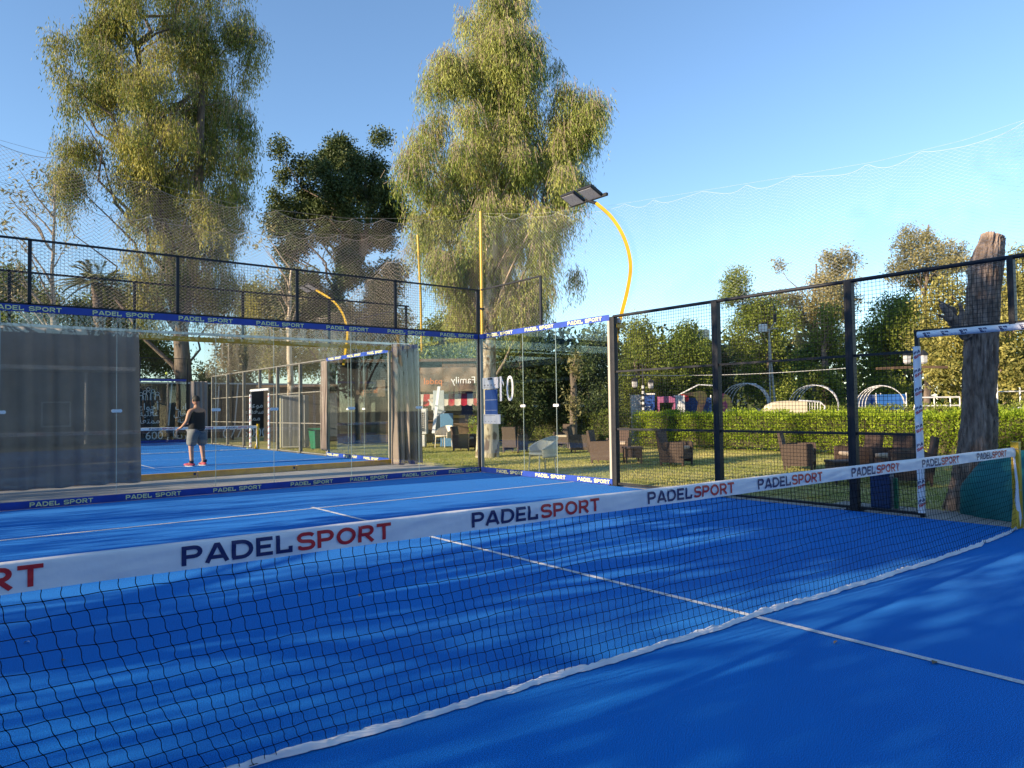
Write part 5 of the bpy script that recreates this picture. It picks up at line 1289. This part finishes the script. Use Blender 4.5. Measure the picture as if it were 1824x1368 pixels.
# ---------------------------------------------------------------- player and balls
def skin(name, verts, edges, radii, m, parent, sub=2, root=0):
    me = bpy.data.meshes.new(name); me.from_pydata(verts, edges, []); me.materials.append(m); o = link(name, me, parent)
    o.modifiers.new('skin', 'SKIN'); o.data.skin_vertices if hasattr(o.data, 'skin_vertices') else None
    if not me.skin_vertices: me.skin_vertices.new() if hasattr(me.skin_vertices, 'new') else None
    return o
def skinned(name, verts, edges, radii, m, parent, sub=2, root=0):
    me = bpy.data.meshes.new(name)
    bm = bmesh.new(); sl = bm.verts.layers.skin.verify(); vs = []
    for i, (v, r) in enumerate(zip(verts, radii)):
        q = bm.verts.new(v); q[sl].radius = r if hasattr(r, '__len__') else (r, r); q[sl].use_root = (i == root); vs.append(q)
    for a, b in edges: bm.edges.new((vs[a], vs[b]))
    bm.to_mesh(me); bm.free(); me.materials.append(m); me.materials.append(m); o = link(name, me, parent)
    s_ = o.modifiers.new('skin', 'SKIN'); s_.use_smooth_shade = True
    ss = o.modifiers.new('sub', 'SUBSURF'); ss.levels = sub; ss.render_levels = sub
    return o
px_, py_ = 1.02, 16.95
t = thing('person', 'person in black sleeveless top, grey shorts and red shoes playing on the neighbouring court', 'person', (px_, py_, 0), R(25)); t.scale = (1.14, 1.08, 1.0)
# faces +y locally, seen from behind; left foot forward
Vv = [(0, 0, .95), (0, .01, 1.12), (0, .0, 1.30), (0, .0, 1.44), (0, .01, 1.52), (0, .03, 1.60),          # 0 pelvis..5 neck top
      (-.11, 0, .88), (-.14, .02, .50), (-.15, -.02, .10), (-.16, .10, .04), (-.16, .17, .03),              # left leg 6..10
      (.11, 0, .88), (.15, .01, .50), (.16, -.04, .10), (.17, .08, .04), (.18, .15, .03),                   # right leg 11..15
      (-.19, 0, 1.42), (-.25, .02, 1.16), (-.25, .20, 1.01), (-.25, .27, .98),                                   # left arm 16..19 (palm)
      (.19, 0, 1.42), (.24, .10, 1.17), (.10, .34, 1.08), (.06, .40, 1.08)]                                  # right arm 20..23
Rr = [(.17, .12), (.16, .11), (.17, .115), (.12, .09), (.055, .055), (.052, .052), (.10, .10), (.062, .062), (.042, .042), (.042, .035), (.03, .025), (.10, .10), (.062, .062), (.042, .042), (.042, .035), (.03, .025),
      (.062, .062), (.046, .046), (.030, .030), (.034, .018), (.062, .062), (.046, .046), (.030, .030), (.034, .018)]
Ee = [(0, 1), (1, 2), (2, 3), (3, 4), (4, 5), (0, 6), (6, 7), (7, 8), (8, 9), (9, 10), (0, 11), (11, 12), (12, 13), (13, 14), (14, 15), (3, 16), (16, 17), (17, 18), (18, 19), (3, 20), (20, 21), (21, 22), (22, 23)]
for root_i, sx in ((19, -1), (23, 1)):
    pw = Vector(Vv[root_i]); fwd = (pw-Vector(Vv[root_i-1])).normalized(); sd2 = fwd.cross(Vector((0, 0, 1))).normalized()
    for k, L in enumerate((.060, .072, .078, .070)):
        a = pw+fwd*.045+sd2*(.03-.02*k); b = a+fwd*L*.6+Vector((0, 0, -.02)); n0 = len(Vv); Vv += [tuple(a), tuple(b)]; Rr += [(.009, .009), (.007, .007)]; Ee += [(root_i, n0), (n0, n0+1)]
    a = pw+sd2*-.045*sx+fwd*.01; b = a+fwd*.04; n0 = len(Vv); Vv += [tuple(a), tuple(b)]; Rr += [(.011, .011), (.008, .008)]; Ee += [(root_i, n0), (n0, n0+1)]
body = skinned('body', Vv, Ee, Rr, M_skin, t)
g = MB()
def head(u, v):
    a = u*2*math.pi; ph = v*math.pi; x = .077*math.sin(ph)*math.cos(a); y = .097*math.sin(ph)*math.sin(a); z = -.118*math.cos(ph)
    if z < 0: x *= 1+z*1.6; y *= 1+z*.6
    if y > 0 and abs(x) < .02 and -.05 < z < .02: y += .018
    return (x, y+.04, 1.70+z)
g.grid(head, 25, 17, 0)
for s_ in (-1, 1): g.tube([(s_*.076, .035, 1.67), (s_*.088, .03, 1.70), (s_*.080, .03, 1.73)], .012, 6)
for s_ in (-1, 1): g.lathe([(0, -.008), (.011, 0), (0, .008)], (s_*.03, .128, 1.715), 8, 1)
g.box((0, .132, 1.64), (.045, .01, .01), 2); g.build('head', [M_skin, M_hair, M_red], t)
g = MB(); g.grid(lambda u, v: ((lambda q: ((q[0])*1.09, (q[1]-.04)*1.09+.032, (q[2]-1.70)*1.07+1.705))(head(u, .42+.58*v))), 25, 12, 0); g.build('hair', M_hair, t)
skinned('tank_top', [(0, 0, .84), (0, .01, 1.04), (0, 0, 1.26), (0, 0, 1.40), (-.13, 0, 1.45), (.13, 0, 1.45)], [(0, 1), (1, 2), (2, 3), (3, 4), (3, 5)], [(.225, .165), (.215, .155), (.21, .145), (.17, .115), (.062, .07), (.062, .07)], M_tank, t)
skinned('shorts', [(0, 0, 1.05), (-.11, 0, .82), (-.145, .01, .50), (.11, 0, .82), (.155, .01, .50)], [(0, 1), (1, 2), (0, 3), (3, 4)], [(.19, .14), (.135, .135), (.118, .118), (.135, .135), (.118, .118)], M_short, t)
for x, y, yw in ((-.16, .05, 18), (.175, .02, -8)):
    g = MB()
    def sh(u, v, x=x, y=y, yw=yw):
        a = u*2*math.pi; ph = v*math.pi; X = .052*math.sin(ph)*math.cos(a); Y = .145*math.sin(ph)*math.sin(a); Z = -.05*math.cos(ph); Z = max(Z, -.035); Z *= (1.25 if Y < -.02 else .85)
        c_, s_ = math.cos(R(yw)), math.sin(R(yw)); return (x+X*c_-Y*s_, y+X*s_+Y*c_, .045+Z)
    g.grid(sh, 22, 12, 0); s_o = g.build('shoe', M_shoe, t)
    g = MB(); g.grid(lambda u, v, x=x, y=y: (x+.055*math.cos(u*6.283)*(1), y+.148*math.sin(u*6.283), .002+.016*v), 22, 2, 0); g.build('sole', M_whitep, s_o)
    g = MB(); g.tube([(x, y-.07, .09), (x-.005, y-.08, .15)], .048, 10); g.build('sock', M_tank, t)
# racket in the right hand, in front of the body
def ball(label, p):
    g = MB(); g.lathe([(max(0, .034*math.sin(math.pi*i/10)), -.034*math.cos(math.pi*i/10)) for i in range(11)], (0, 0, 0), 16, 0); 
    g.tube([(.0345*math.cos(a)*math.cos(.5*math.sin(2*a)), .0345*math.sin(a)*math.cos(.5*math.sin(2*a)), .0345*math.sin(.5*math.sin(2*a))) for a in [i*.314 for i in range(21)]], .0018, 4, 1)
    o = g.build('tennis_ball', [M_ball, M_whitep]); o.location = p; tag(o, label, 'ball')
p = at(297, 665, 19.5); ball('yellow tennis ball in the air above the neighbouring court', tuple(p))
q = ray(441, 799); s_ = (.034-CAM[2])/q[2]; ball('yellow tennis ball lying on the neighbouring court by the net', tuple(CAM+q*s_))

# small litter on the turf
for i, (px, py, lb) in enumerate([(1665, 1180, 'dry leaf lying beside the white centre line'), (113, 1176, 'small brown leaf on the turf behind the net at left'), (48, 1144, 'tiny pale scrap on the turf behind the net at left'), (1488, 1144, 'tiny dark leaf on the turf near the net hem'), (640, 1060, 'tiny leaf behind the net left of the centre line')]):
    q = ray(px, py); s_ = (.006-CAM[2])/q[2]; c = CAM+q*s_
    g = MB(); L = .022 if i else .03
    g.grid(lambda u, v: (L*(u-.5)*2, L*.45*(v-.5)*2*math.sin(math.pi*min(max(u, .02), .98)), .006*math.sin(u*4)+.004*v), 9, 5, 0)
    o = g.build('fallen_leaf', mat('litter_%s' % ('pale' if i == 2 else 'brown'), (.55, .55, .5) if i == 2 else (.16, .13, .08), .8)); o.location = tuple(c); o.rotation_euler = (0, 0, i*1.1); tag(o, lb, 'leaf')
